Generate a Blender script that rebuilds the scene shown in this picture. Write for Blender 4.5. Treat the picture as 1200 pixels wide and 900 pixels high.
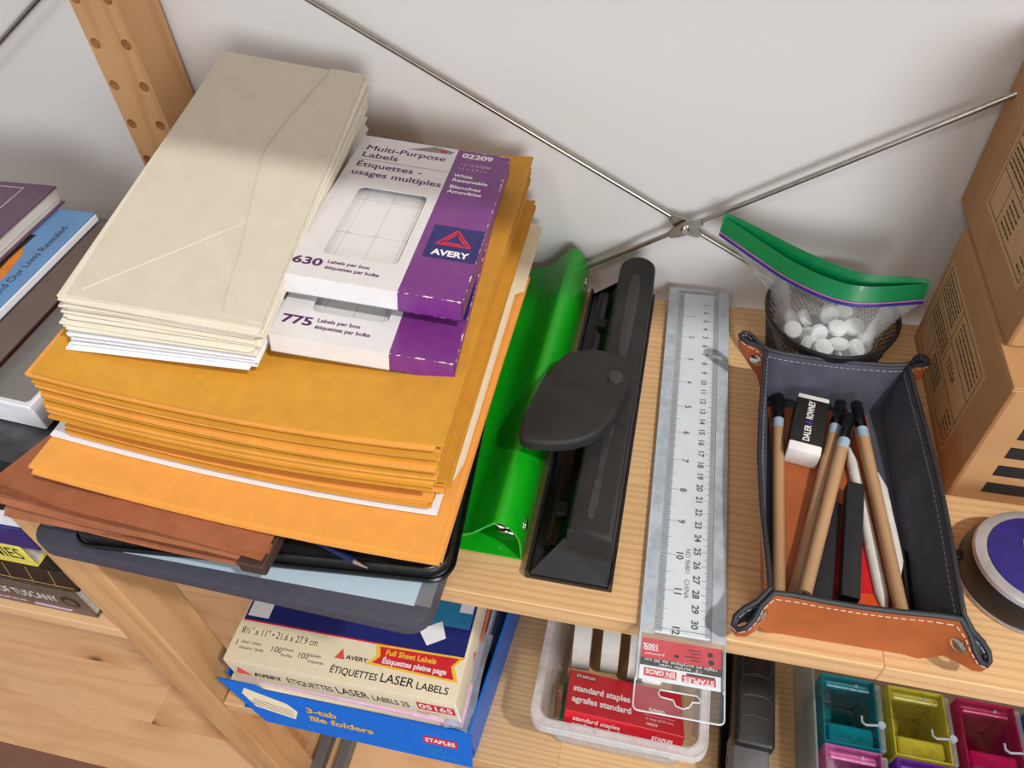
import bpy, bmesh, math, random
from mathutils import Vector, Matrix, Euler

rnd = random.Random(11)
for o in list(bpy.data.objects):
    bpy.data.objects.remove(o, do_unlink=True)
scene = bpy.context.scene
COL = scene.collection
CM = 0.01
R = math.radians

# ------------------------------------------------------------------ camera
cam_data = bpy.data.cameras.new('camera')
cam_data.sensor_fit = 'HORIZONTAL'
cam_data.sensor_width = 36.0
cam_data.lens = 882.66 / 1200 * 36.0
cam_data.clip_start = 0.02
cam = bpy.data.objects.new('camera', cam_data)
COL.objects.link(cam)
yaw, pitch, roll = R(-15.623), R(47.020), R(-4.351)
fwd = Vector((math.sin(yaw) * math.cos(pitch), math.cos(yaw) * math.cos(pitch), -math.sin(pitch)))
rt = Vector((math.cos(yaw), -math.sin(yaw), 0))
up = rt.cross(fwd)
rt2 = rt * math.cos(roll) + up * math.sin(roll)
up2 = -rt * math.sin(roll) + up * math.cos(roll)
mw = Matrix((rt2, up2, -fwd)).transposed().to_4x4()
mw.translation = Vector((0.1969, -0.5108, 0.4355))
cam.matrix_world = mw
scene.camera = cam

# ------------------------------------------------------------------ light
world = bpy.data.worlds.new('room_light')
scene.world = world
world.use_nodes = True
wb = world.node_tree.nodes['Background']
wb.inputs[0].default_value = (0.97, 0.98, 1.0, 1)
wb.inputs[1].default_value = 0.42


def area(name, loc, target, size, power, color):
    d = bpy.data.lights.new(name, 'AREA')
    d.shape = 'DISK'
    d.size = size
    d.energy = power
    d.color = color
    o = bpy.data.objects.new(name, d)
    COL.objects.link(o)
    o.location = loc
    o.rotation_euler = (Vector(target) - Vector(loc)).to_track_quat('-Z', 'Y').to_euler()
    return o


area('ceiling_lamp', (0.92, -0.80, 1.42), (0.1, -0.2, 0.0), 0.07, 17.5, (1.0, 0.97, 0.91))
area('second_ceiling_lamp', (-0.30, -1.50, 1.45), (0.1, -0.2, 0.0), 0.30, 4, (1.0, 0.97, 0.92))
area('room_window', (1.0, -2.3, 0.62), (0.25, 0.0, 0.1), 1.0, 28, (0.98, 0.99, 1.0))

scene.view_settings.view_transform = 'Standard'
scene.view_settings.look = 'None'
scene.view_settings.gamma = 1.0
scene.view_settings.use_curve_mapping = False
scene.view_settings.exposure = 0.0


# ------------------------------------------------------------------ materials
def lin(c):
    out = []
    for v in c:
        v = v / 255.0
        out.append(v / 12.92 if v <= 0.04045 else ((v + 0.055) / 1.055) ** 2.4)
    return (*out, 1.0)


class NT:
    def __init__(s, name):
        s.m = bpy.data.materials.new(name)
        s.m.use_nodes = True
        s.t = s.m.node_tree
        s.p = s.t.nodes['Principled BSDF']

    def n(s, typ, **kw):
        nd = s.t.nodes.new(typ)
        for k, v in kw.items():
            setattr(nd, k, v)
        return nd

    def put(s, sock, v):
        if isinstance(v, bpy.types.NodeSocket):
            s.t.links.new(v, sock)
        elif isinstance(v, tuple) and sock.type == 'RGBA' and len(v) == 3:
            sock.default_value = (*v, 1)
        else:
            sock.default_value = v

    def math(s, op, a, b=0.0, c=None):
        nd = s.n('ShaderNodeMath', operation=op)
        s.put(nd.inputs[0], a)
        s.put(nd.inputs[1], b)
        if c is not None:
            s.put(nd.inputs[2], c)
        return nd.outputs[0]

    def mix(s, f, a, b, blend='MIX'):
        nd = s.n('ShaderNodeMix', data_type='RGBA', blend_type=blend)
        s.put(nd.inputs[0], f)
        s.put(nd.inputs[6], a)
        s.put(nd.inputs[7], b)
        return nd.outputs[2]

    def obj(s):
        return s.n('ShaderNodeTexCoord').outputs['Object']

    def scale(s, vec, sc):
        nd = s.n('ShaderNodeVectorMath', operation='MULTIPLY')
        s.put(nd.inputs[0], vec)
        nd.inputs[1].default_value = sc
        return nd.outputs[0]

    def add(s, vec, v2):
        nd = s.n('ShaderNodeVectorMath', operation='ADD')
        s.put(nd.inputs[0], vec)
        s.put(nd.inputs[1], v2)
        return nd.outputs[0]

    def noise(s, vec, scale, detail=3.0, rough=0.5):
        nd = s.n('ShaderNodeTexNoise')
        s.put(nd.inputs['Vector'], vec)
        nd.inputs['Scale'].default_value = scale
        nd.inputs['Detail'].default_value = detail
        nd.inputs['Roughness'].default_value = rough
        return nd.outputs[0]

    def sep(s, vec):
        nd = s.n('ShaderNodeSeparateXYZ')
        s.put(nd.inputs[0], vec)
        return nd.outputs

    def rng(s, v, a, b, c=0.0, d=1.0):
        nd = s.n('ShaderNodeMapRange')
        s.put(nd.inputs[0], v)
        for i, x in enumerate((a, b, c, d)):
            nd.inputs[i + 1].default_value = x
        return nd.outputs[0]

    def bump(s, h, strength=0.2, dist=0.001):
        nd = s.n('ShaderNodeBump')
        nd.inputs['Strength'].default_value = strength
        nd.inputs['Distance'].default_value = dist
        s.put(nd.inputs['Height'], h)
        s.put(s.p.inputs['Normal'], nd.outputs[0])

    def rand_vec(s):
        r = s.n('ShaderNodeObjectInfo').outputs['Random']
        c = s.n('ShaderNodeCombineXYZ')
        for i, k in enumerate((7.3, 11.7, 5.1)):
            s.put(c.inputs[i], s.math('MULTIPLY', r, k))
        return c.outputs[0], r


def mat(name, col, rough=0.5, metal=0.0, var=0.10, scale=120.0, bump=0.0, spec=0.5, alpha=1.0, trans=0.0,
        bscale=None, coat=0.0, stretch=None, ior=1.45):
    k = NT(name)
    c = lin(col)
    v = k.obj()
    if stretch:
        v = k.scale(v, stretch)
    f = k.noise(v, scale)
    lo = tuple(x * (1 - var) for x in c[:3]) + (1,)
    hi = tuple(min(1, x * (1 + var)) for x in c[:3]) + (1,)
    k.put(k.p.inputs['Base Color'], k.mix(k.rng(f, 0.3, 0.7), lo, hi))
    k.p.inputs['Roughness'].default_value = rough
    k.p.inputs['Metallic'].default_value = metal
    k.p.inputs['Specular IOR Level'].default_value = spec
    k.p.inputs['Alpha'].default_value = alpha
    k.p.inputs['Transmission Weight'].default_value = trans
    k.p.inputs['IOR'].default_value = ior
    k.p.inputs['Coat Weight'].default_value = coat
    if bump:
        k.bump(k.noise(v, bscale or scale * 4), bump, 0.0006)
    return k.m


def wood(name, light, dark, axis='X', freq=260.0, knots=0.0, rough=0.55):
    k = NT(name)
    off, rv = k.rand_vec()
    v = k.add(k.obj(), off)
    x, y, z = k.sep(v)
    if axis == 'X':
        along, across, third = x, y, z
        st = (3.0, 22.0, 22.0)
    else:
        along, across, third = z, x, y
        st = (22.0, 22.0, 3.0)
    n1 = k.noise(k.scale(v, st), 1.0, 2.0)
    ac = k.math('ADD', k.math('MULTIPLY', across, freq), k.math('MULTIPLY', third, freq * 0.55))
    ph = k.math('ADD', ac, k.math('MULTIPLY', n1, 26.0))
    s = k.math('SINE', ph)
    s = k.math('POWER', k.math('ADD', k.math('MULTIPLY', s, 0.5), 0.5), 3.0)
    n2 = k.noise(k.scale(v, tuple(q * 9 for q in st)), 1.0, 2.0)
    f = k.math('ADD', k.math('MULTIPLY', s, 0.42), k.math('MULTIPLY', n2, 0.30))
    f = k.math('ADD', f, k.math('MULTIPLY', rv, 0.22))
    f = k.math('SUBTRACT', f, 0.10)
    n = k.n('ShaderNodeClamp')
    k.put(n.inputs[0], f)
    col = k.mix(n.outputs[0], lin(light), lin(dark))
    if knots > 0:
        vo = k.n('ShaderNodeTexVoronoi', voronoi_dimensions='2D')
        kst = (5.5, 11.0, 0.01) if axis == 'X' else (11.0, 0.01, 5.5)
        k.put(vo.inputs['Vector'], k.scale(v, kst))
        vo.inputs['Scale'].default_value = 1.0
        d = vo.outputs['Distance']
        cr = k.sep(vo.outputs['Color'])[0]
        on = k.math('LESS_THAN', cr, knots)
        kf = k.math('MULTIPLY', on, k.rng(k.math('ADD', d, k.math('MULTIPLY', n1, 0.05)), 0.06, 0.13, 1.0, 0.0))
        halo = k.math('MULTIPLY', on, k.rng(d, 0.10, 0.34, 0.45, 0.0))
        col = k.mix(halo, col, lin((188, 128, 74)))
        col = k.mix(kf, col, lin((104, 66, 38)))
    k.put(k.p.inputs['Base Color'], col)
    k.p.inputs['Roughness'].default_value = rough
    k.bump(f, 0.12, 0.0004)
    return k.m


def zoned(name, base, other, axis, thr, dims=None, rough=0.35):
    """base colour where the local coordinate is below thr, other colour above; worn pale edges of a carton of half-size dims."""
    k = NT(name)
    v = k.obj()
    c = k.sep(v)
    f = k.math('GREATER_THAN', c[axis], thr)
    col = k.mix(f, lin(base), lin(other))
    if dims:
        nz = k.noise(v, 260.0, 4.0)
        ds = [k.math('SUBTRACT', dims[i], k.math('ABSOLUTE', c[i])) for i in range(3)]
        w = [k.math('LESS_THAN', d, k.rng(nz, 0.46, 0.72, -0.0002, 0.0009)) for d in ds]
        tot = k.math('ADD', k.math('ADD', w[0], w[1]), w[2])
        wear = k.math('GREATER_THAN', tot, 1.5)
        col = k.mix(wear, col, lin((236, 228, 226)))
    nz2 = k.noise(v, 60.0)
    col = k.mix(k.rng(nz2, 0.3, 0.8, 0.0, 0.12), col, (0.3, 0.3, 0.3, 1))
    k.put(k.p.inputs['Base Color'], col)
    k.p.inputs['Roughness'].default_value = rough
    return k.m


def film(name, col, opacity, rough=0.12, fres=0.35):
    """clear plastic film: mostly see-through with a shiny thin layer"""
    k = NT(name)
    t = k.t
    out = t.nodes['Material Output']
    tr = k.n('ShaderNodeBsdfTransparent')
    tr.inputs[0].default_value = (0.97, 0.98, 0.98, 1)
    k.p.inputs['Base Color'].default_value = lin(col)
    k.p.inputs['Roughness'].default_value = rough
    mx = k.n('ShaderNodeMixShader')
    fr = k.n('ShaderNodeFresnel')
    fr.inputs[0].default_value = 1.45
    nz = k.noise(k.obj(), 90.0)
    op = k.math('MULTIPLY', k.rng(nz, 0.3, 0.7, 0.75, 1.25), opacity)
    fac = k.math('MINIMUM', k.math('ADD', k.math('MULTIPLY', fr.outputs[0], fres), op), 0.97)
    k.put(mx.inputs[0], fac)
    t.links.new(tr.outputs[0], mx.inputs[1])
    t.links.new(k.p.outputs[0], mx.inputs[2])
    t.links.new(mx.outputs[0], out.inputs[0])
    return k.m


MT = {}
MT['pine'] = wood('pine_board', (226, 186, 136), (190, 142, 92), 'X', 1150.0)
MT['pine_knotty'] = wood('knotty_pine_board', (238, 194, 146), (216, 164, 116), 'X', 110.0, knots=0.6)
MT['pine_post'] = wood('pine_post', (220, 172, 120), (192, 138, 88), 'Z', 260.0)
MT['floor_wood'] = wood('dark_floor_board', (140, 98, 80), (104, 68, 54), 'X', 120.0)
MT['hole'] = mat('drilled_wood', (112, 72, 38), 0.8)
MT['wall'] = mat('painted_wall', (236, 235, 234), 0.6, var=0.015, scale=3.0, bump=0.05, bscale=500)
MT['steel'] = mat('zinc_steel', (176, 174, 168), 0.28, 1.0)
MT['chrome'] = mat('polished_nickel', (214, 208, 196), 0.14, 1.0)
MT['grey_metal'] = mat('grey_painted_metal', (112, 112, 114), 0.45, 0.3)
MT['cream'] = mat('cream_paper', (206, 199, 182), 0.75, var=0.035, scale=60, bump=0.06)
MT['cream2'] = mat('cream_paper_pale', (226, 219, 202), 0.75, var=0.03, scale=60)
MT['white'] = mat('white_paper', (238, 240, 246), 0.7, var=0.02)
MT['manila'] = mat('kraft_envelope', (209, 150, 50), 0.62, var=0.06, scale=90, bump=0.05)
MT['manila2'] = mat('kraft_envelope_pale', (234, 164, 78), 0.62, var=0.05, scale=90, bump=0.05)
MT['folder'] = mat('buff_card', (234, 218, 188), 0.7, var=0.03)
MT['kraftbrown'] = mat('brown_pressboard', (160, 98, 66), 0.7, var=0.12, scale=70, bump=0.1)
MT['tape_brown'] = mat('dark_cloth_tape', (72, 52, 44), 0.6)
MT['black_leather'] = mat('black_leatherette', (22, 22, 24), 0.38, var=0.3, bump=0.25, bscale=900)
MT['black'] = mat('black_plastic', (24, 24, 25), 0.42, var=0.2)
MT['black_gloss'] = mat('black_gloss', (14, 14, 15), 0.22)
MT['black_rubber'] = mat('worn_black_rubber', (33, 32, 32), 0.62, var=0.25, scale=60)
MT['scuff'] = mat('scuffed_rubber', (52, 52, 53), 0.5, var=0.35, scale=140)
MT['charcoal_frame'] = mat('charcoal_plastic', (70, 70, 82), 0.42, var=0.06)
MT['silver_plastic'] = mat('silver_plastic', (160, 164, 168), 0.35, 0.5)
MT['pale_blue'] = mat('pale_blue_panel', (186, 206, 220), 0.3, var=0.03)
MT['green'] = mat('green_poly', (10, 158, 20), 0.38, var=0.06, coat=0.25)
MT['green_edge'] = mat('green_poly_edge', (70, 210, 90), 0.4)
MT['cardboard'] = mat('corrugated_board', (178, 134, 90), 0.75, var=0.06, scale=40, bump=0.08)
MT['cardboard_label'] = mat('tan_label', (198, 160, 116), 0.7, var=0.03)
MT['ink'] = mat('dark_ink', (46, 38, 34), 0.7)
MT['black_ink'] = mat('black_ink', (26, 24, 26), 0.6)
MT['purple_ink'] = mat('purple_ink', (84, 34, 92), 0.6)
MT['white_ink'] = mat('white_ink', (240, 238, 240), 0.6, var=0.02)
MT['lilac_ink'] = mat('lilac_ink', (206, 176, 206), 0.6)
MT['red_ink'] = mat('red_ink', (214, 38, 52), 0.5)
MT['orange_red'] = mat('logo_red', (222, 88, 74), 0.5)
MT['navy'] = mat('navy_print', (40, 36, 104), 0.4)
MT['navy_top'] = mat('navy_panel', (30, 40, 112), 0.4)
MT['teal_print'] = mat('teal_print', (40, 130, 180), 0.4)
MT['yellow_ink'] = mat('yellow_ink', (240, 198, 60), 0.5)
MT['gold_ink'] = mat('gold_ink', (214, 170, 90), 0.5)
MT['label_sheet'] = mat('label_stock', (226, 226, 226), 0.5, var=0.02)
MT['laser_box'] = mat('cream_carton', (226, 212, 184), 0.5, var=0.03)
MT['blue_box'] = mat('blue_carton', (8, 108, 212), 0.38, var=0.05)
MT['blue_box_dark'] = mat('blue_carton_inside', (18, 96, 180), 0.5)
MT['pink'] = mat('pink_paper', (224, 182, 214), 0.6)
MT['red_box'] = mat('red_carton', (206, 22, 38), 0.4, var=0.05)
MT['green_box'] = mat('green_carton', (24, 140, 72), 0.4)
MT['ruler'] = mat('frosted_acrylic', (228, 231, 236), 0.25, var=0.02)
MT['tick'] = mat('tick_ink', (58, 58, 62), 0.6)
MT['sleeve'] = film('clear_vinyl', (224, 232, 240), 0.05, 0.25, 0.10)
MT['sleeve_edge'] = film('vinyl_weld', (228, 234, 240), 0.75, 0.3)
MT['bag'] = film('clear_bag', (236, 238, 240), 0.08, 0.1, 0.25)
MT['bin'] = film('frosted_bin', (246, 243, 246), 0.22, 0.3, 0.2)
MT['bin_rim'] = film('frosted_bin_rim', (248, 244, 247), 0.42, 0.3, 0.2)
MT['case'] = film('clear_case', (222, 232, 232), 0.16, 0.12)
MT['bag_green'] = mat('green_bag_strip', (0, 134, 76), 0.3, var=0.06, coat=0.3)
MT['bag_zip'] = mat('blue_zip_track', (52, 50, 150), 0.3)
MT['bag_zip2'] = mat('pink_zip_track', (196, 120, 176), 0.3)
MT['tablet'] = mat('white_tablet', (232, 234, 236), 0.5, var=0.03)
MT['leather'] = mat('tan_leather', (166, 88, 44), 0.42, var=0.10, scale=50, bump=0.06)
MT['suede'] = mat('charcoal_suede', (78, 80, 92), 0.95, var=0.18, scale=45, bump=0.3, bscale=1500, spec=0.15)
MT['edge_black'] = mat('painted_leather_edge', (42, 43, 48), 0.5, var=0.12)
MT['thread'] = mat('pale_thread', (212, 184, 164), 0.7)
MT['thread_grey'] = mat('grey_thread', (150, 146, 152), 0.7)
MT['pencil_wood'] = wood('pencil_wood', (188, 150, 112), (160, 120, 84), 'Z', 900.0)
MT['pencil_blue'] = mat('pale_blue_band', (158, 182, 204), 0.4)
MT['charcoal'] = mat('charcoal_stick', (30, 31, 36), 0.75, var=0.2)
MT['stump'] = mat('paper_stump', (226, 222, 216), 0.8, var=0.10, scale=260, stretch=(1, 1, 0.3))
MT['eraser'] = mat('white_eraser', (232, 230, 228), 0.6, var=0.04)
MT['device_blue'] = mat('indigo_plastic', (44, 36, 116), 0.35)
MT['device_silver'] = mat('silver_trim', (190, 190, 196), 0.3, 0.55)
MT['key'] = mat('white_key', (220, 222, 232), 0.35)
MT['grey_card'] = mat('grey_board', (136, 134, 132), 0.6, var=0.05)
MT['book_grey'] = mat('taupe_cloth', (124, 110, 104), 0.6, var=0.06)
MT['book_blue'] = mat('sky_blue_cover', (104, 152, 204), 0.35, var=0.10, scale=25)
MT['book_purple'] = mat('plum_cover', (98, 72, 98), 0.3, var=0.12, scale=30)
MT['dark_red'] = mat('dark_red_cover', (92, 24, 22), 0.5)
MT['pages'] = mat('page_block', (214, 208, 200), 0.8, var=0.12, scale=500, stretch=(0.05, 0.05, 1))
MT['orange'] = mat('orange_print', (226, 132, 36), 0.4)
MT['orange2'] = mat('vermilion_print', (220, 78, 26), 0.4)
MT['yellow'] = mat('yellow_cover', (236, 222, 96), 0.4)
MT['violet'] = mat('violet_cover', (54, 44, 116), 0.35)
MT['tuscany'] = mat('brown_grey_cover', (104, 86, 76), 0.4, var=0.12)
MT['dark_photo'] = mat('dark_brown_cover', (46, 36, 30), 0.4, var=0.25)
MT['plastic_wrap'] = mat('dark_grey_wrap', (76, 76, 80), 0.2, var=0.3, scale=60)
MT['tub_teal'] = film('teal_plastic', (0, 150, 164), 0.42, 0.12)
MT['tub_yellow'] = film('yellow_plastic', (226, 212, 70), 0.42, 0.12)
MT['tub_magenta'] = film('magenta_plastic', (206, 20, 96), 0.42, 0.12)
MT['tub_pink'] = film('pink_plastic', (222, 110, 180), 0.42, 0.12)
MT['tub_violet'] = film('violet_plastic', (120, 40, 180), 0.42, 0.12)
MT['tub_blue'] = film('blue_plastic', (40, 90, 210), 0.42, 0.12)
MT['latch'] = mat('grey_latch', (164, 172, 184), 0.35)
MT['roll'] = mat('tape_roll_core', (222, 224, 218), 0.3, var=0.04)
MT['folder_red'] = mat('red_folder', (166, 52, 44), 0.5)
MT['folder_orange'] = mat('orange_folder', (226, 130, 90), 0.5)
MT['folder_blue'] = mat('deep_blue_folder', (12, 92, 150), 0.4)
MT['wrap_clear'] = film('loose_plastic_wrap', (200, 214, 236), 0.30, 0.1)
MT['pen_blue'] = mat('pen_blue', (24, 36, 78), 0.25)


# ------------------------------------------------------------------ mesh builder (units: cm)
class B:
    def __init__(s):
        s.bm = bmesh.new()

    def _xf(s, vs, M):
        if M is not None:
            bmesh.ops.transform(s.bm, matrix=M, verts=vs)

    def box(s, x0, x1, y0, y1, z0, z1, bev=0.0, seg=1, M=None):
        r = bmesh.ops.create_cube(s.bm, size=1.0)
        vs = r['verts']
        for v in vs:
            v.co = Vector((x0 + (v.co.x + .5) * (x1 - x0), y0 + (v.co.y + .5) * (y1 - y0), z0 + (v.co.z + .5) * (z1 - z0)))
        s._xf(vs, M)
        if bev > 0:
            es = list({e for v in vs for e in v.link_edges})
            bmesh.ops.bevel(s.bm, geom=es, offset=bev, segments=seg, profile=0.5, affect='EDGES', clamp_overlap=True)
        return s

    def poly(s, pts, z0, z1, bev=0.0, seg=1, M=None, holes=()):
        """2-D outline (and holes) extruded from z0 to z1"""
        bm = s.bm
        edges, allv, top = [], [], []
        for loop in (pts, *holes):
            vs = [bm.verts.new((p[0], p[1], z0)) for p in loop]
            allv += vs
            edges += [bm.edges.new((vs[i], vs[(i + 1) % len(vs)])) for i in range(len(vs))]
        if holes:
            r = bmesh.ops.triangle_fill(bm, use_beauty=True, use_dissolve=False, edges=edges)
            fs = [g for g in r['geom'] if isinstance(g, bmesh.types.BMFace)]
        else:
            fs = [bm.faces.new(allv)]
        for f in fs:
            f.normal_update()
        n = sum((f.normal.z * f.calc_area() for f in fs))
        if n > 0:
            bmesh.ops.reverse_faces(bm, faces=fs)
        r = bmesh.ops.extrude_face_region(bm, geom=fs)
        nv = [g for g in r['geom'] if isinstance(g, bmesh.types.BMVert)]
        for v in nv:
            v.co.z = z1
        vs = allv + nv
        bm.verts.index_update()
        if bev > 0:
            es = [e for v in nv for e in v.link_edges if e.other_vert(v) in set(nv) and e.is_manifold and abs(e.calc_face_angle(0)) > .5]
            bmesh.ops.bevel(bm, geom=list(set(es)), offset=bev, segments=seg, profile=0.5, affect='EDGES', clamp_overlap=True)
            vs = bm.verts[:] if M is None else [v for v in bm.verts]
        if M is not None:
            bmesh.ops.transform(bm, matrix=M, verts=vs)
        return s

    def loft(s, rings, cap0=True, cap1=True, closed=True):
        bm = s.bm
        vr = [[bm.verts.new(p) for p in r] for r in rings]
        n = len(vr[0])
        for a, b in zip(vr, vr[1:]):
            for i in range(n if closed else n - 1):
                j = (i + 1) % n
                bm.faces.new((a[i], a[j], b[j], b[i]))
        if cap0:
            bm.faces.new(vr[0][::-1])
        if cap1:
            bm.faces.new(vr[-1])
        return s

    def tube(s, path, r, n=8, closed=False, cap=True):
        P = [Vector(p) for p in path]
        rings = []
        m = len(P)
        ref = None
        for i, p in enumerate(P):
            a = P[(i - 1) % m] if (closed or i > 0) else p
            b = P[(i + 1) % m] if (closed or i < m - 1) else p
            t = (b - a).normalized()
            if ref is None:
                ref = Vector((0, 0, 1)) if abs(t.z) < .9 else Vector((1, 0, 0))
            u = t.cross(ref).normalized()
            w = u.cross(t).normalized()
            ref = w
            rr = r[i] if isinstance(r, (list, tuple)) else r
            rings.append([p + (u * math.cos(2 * math.pi * k / n) + w * math.sin(2 * math.pi * k / n)) * rr for k in range(n)])
        if closed:
            rings.append(rings[0])
            return s.loft(rings, False, False)
        return s.loft(rings, cap, cap)

    def lathe(s, prof, c=(0, 0), n=32, M=None, cap0=True, cap1=True):
        rings = [[Vector((c[0] + r * math.cos(2 * math.pi * k / n), c[1] + r * math.sin(2 * math.pi * k / n), z)) for k in range(n)] for r, z in prof]
        if M is not None:
            rings = [[M @ p for p in r] for r in rings]
        return s.loft(rings, cap0, cap1)

    def sheet(s, fn, nu, nv, t):
        """surface fn(u,v)->(x,y,z) thickened by t upwards"""
        bm = s.bm
        lo = [[bm.verts.new(fn(i / nu, j / nv)) for j in range(nv + 1)] for i in range(nu + 1)]
        hi = [[bm.verts.new(Vector(fn(i / nu, j / nv)) + Vector((0, 0, t))) for j in range(nv + 1)] for i in range(nu + 1)]
        for i in range(nu):
            for j in range(nv):
                bm.faces.new((hi[i][j], hi[i + 1][j], hi[i + 1][j + 1], hi[i][j + 1]))
                bm.faces.new((lo[i][j], lo[i][j + 1], lo[i + 1][j + 1], lo[i + 1][j]))
        for i in range(nu):
            bm.faces.new((lo[i][0], lo[i + 1][0], hi[i + 1][0], hi[i][0]))
            bm.faces.new((lo[i + 1][nv], lo[i][nv], hi[i][nv], hi[i + 1][nv]))
        for j in range(nv):
            bm.faces.new((lo[0][j + 1], lo[0][j], hi[0][j], hi[0][j + 1]))
            bm.faces.new((lo[nu][j], lo[nu][j + 1], hi[nu][j + 1], hi[nu][j]))
        return s

    def out(s, name, m, parent=None, smooth=0, loc=None, rot=None):
        me = bpy.data.meshes.new(name)
        for v in s.bm.verts:
            v.co *= CM
        bmesh.ops.recalc_face_normals(s.bm, faces=s.bm.faces[:])
        s.bm.to_mesh(me)
        s.bm.free()
        me.materials.append(MT[m] if isinstance(m, str) else m)
        if smooth:
            for p in me.polygons:
                p.use_smooth = True
            me.set_sharp_from_angle(angle=R(smooth))
        return link(name, me, parent, loc, rot)


def link(name, me, parent=None, loc=None, rot=None):
    o = bpy.data.objects.new(name, me)
    COL.objects.link(o)
    if parent is not None:
        o.parent = parent
    if loc is not None:
        o.location = Vector(loc) * CM
    if rot is not None:
        o.rotation_euler = rot
    return o


def tag(o, label, cat, group=None, kind=None):
    if label:
        o['label'] = label
    if cat:
        o['category'] = cat
    if group:
        o['group'] = group
    if kind:
        o['kind'] = kind
    return o


def thing(name, label, cat, loc=(0, 0, 0), rot=(0, 0, 0), group=None):
    o = bpy.data.objects.new(name, None)
    o.empty_display_size = 0.01
    COL.objects.link(o)
    o.location = Vector(loc) * CM
    o.rotation_euler = rot
    return tag(o, label, cat, group)


def copy_tree(o, parent=None):
    c = o.copy()
    COL.objects.link(c)
    if parent is not None:
        c.parent = parent
    for ch in o.children:
        copy_tree(ch, c)
    return c


TOP = (0, 0, 0)
FRONT = (R(90), 0, 0)
LEFTF = (R(90), 0, R(-90))


def text(body, size, loc, m, parent, rot=TOP, align='LEFT', bold=0.0, xs=1.0, width=None, name='lettering', shear=0.0, space=1.0):
    cu = bpy.data.curves.new('t', 'FONT')
    cu.body = body
    cu.size = size
    cu.align_x = align
    cu.align_y = 'CENTER'
    cu.offset = bold
    cu.shear = shear
    cu.space_character = space
    cu.resolution_u = 3
    tmp = bpy.data.objects.new('t', cu)
    COL.objects.link(tmp)
    bpy.context.view_layer.update()
    dg = bpy.context.evaluated_depsgraph_get()
    me = bpy.data.meshes.new_from_object(tmp.evaluated_get(dg))
    bpy.data.objects.remove(tmp, do_unlink=True)
    bpy.data.curves.remove(cu)
    me.materials.clear()
    me.materials.append(MT[m])
    if width:
        xsz = [v.co.x for v in me.vertices]
        if xsz:
            xs = width / max(1e-6, max(xsz) - min(xsz))
    for v in me.vertices:
        v.co.x *= xs
        v.co *= CM
    return link(name, me, parent, loc, rot)


def flat(pts, m, parent, name='print', loc=(0, 0, 0), rot=TOP, t=0.012):
    """a thin printed patch"""
    return B().poly(pts, 0, t).out(name, m, parent, loc=loc, rot=rot)


def rect(x0, x1, y0, y1):
    return [(x0, y0), (x1, y0), (x1, y1), (x0, y1)]


def rrect(x0, x1, y0, y1, r, n=5):
    out = []
    for cx, cy, a0 in ((x1 - r, y0 + r, -90), (x1 - r, y1 - r, 0), (x0 + r, y1 - r, 90), (x0 + r, y0 + r, 180)):
        for i in range(n + 1):
            a = R(a0 + 90 * i / n)
            out.append((cx + r * math.cos(a), cy + r * math.sin(a)))
    return out


def circ(cx, cy, r, n=16, ry=None):
    ry = ry or r
    return [(cx + r * math.cos(2 * math.pi * i / n), cy + ry * math.sin(2 * math.pi * i / n)) for i in range(n)]


def smooth_path(P, n=6, closed=False):
    """Catmull-Rom through points"""
    P = [Vector(p) for p in P]
    m = len(P)
    out = []
    for i in range(m if closed else m - 1):
        p1, p2 = P[i], P[(i + 1) % m]
        p0 = P[(i - 1) % m] if (closed or i > 0) else p1
        p3 = P[(i + 2) % m] if (closed or i + 2 < m) else p2
        for k in range(n):
            t = k / n
            out.append(0.5 * ((2 * p1) + (p2 - p0) * t + (2 * p0 - 5 * p1 + 4 * p2 - p3) * t * t + (3 * p1 - p0 - 3 * p2 + p3) * t ** 3))
    if not closed:
        out.append(P[-1])
    return out


# ================================================================== SETTING
o = B().box(-160, 130, 2.2, 5.0, -72, 150).out('wall_back', 'wall')
tag(o, 'plain off-white painted wall behind the shelves', None, kind='structure')
fl = B().box(-160, 130, -150, 2.2, -73.5, -71.4).out('floor', 'floor_wood')
tag(fl, 'pine plank floor below the shelves, darker towards the front', None, kind='structure')
for i in range(9):
    w_ = 6.9
    for a_, b_ in ((-158, -58 + (i * 37) % 50), (-58 + (i * 37) % 50, 128)):
        B().box(-(b_ - a_) / 2, (b_ - a_) / 2, -w_ / 2, w_ / 2, 0, 1.4, 0.05).out('floor_board', 'pine_knotty' if i < 5 else 'floor_wood', fl, loc=((a_ + b_) / 2, 2.1 - w_ * (i + .5) - .9 * (i > 4) * 0, -71.4))

# ================================================================== SHELVING
def pine_board(name, label, x0, x1, ztop, rows, m, splits, group=None, y0=-30.0, y1=0.0, th=1.8):
    t = thing(name, label, 'shelf', ((x0 + x1) / 2, (y0 + y1) / 2, ztop - th), group=group)
    w = (y1 - y0) / rows
    L = x1 - x0
    for r in range(rows):
        cuts = [0.0] + sorted(splits[r % len(splits)]) + [1.0]
        for a, b in zip(cuts, cuts[1:]):
            la, lb = -L / 2 + a * L, -L / 2 + b * L
            cx, cy = (la + lb) / 2, y0 - (y0 + y1) / 2 + (r + .5) * w
            bb = B().box(-(lb - la) / 2, (lb - la) / 2, -w / 2, w / 2, 0, th, 0.022 if r else 0.06, 1)
            bb.out('plank', m, t, loc=(cx, cy, 0))
    return t


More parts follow.
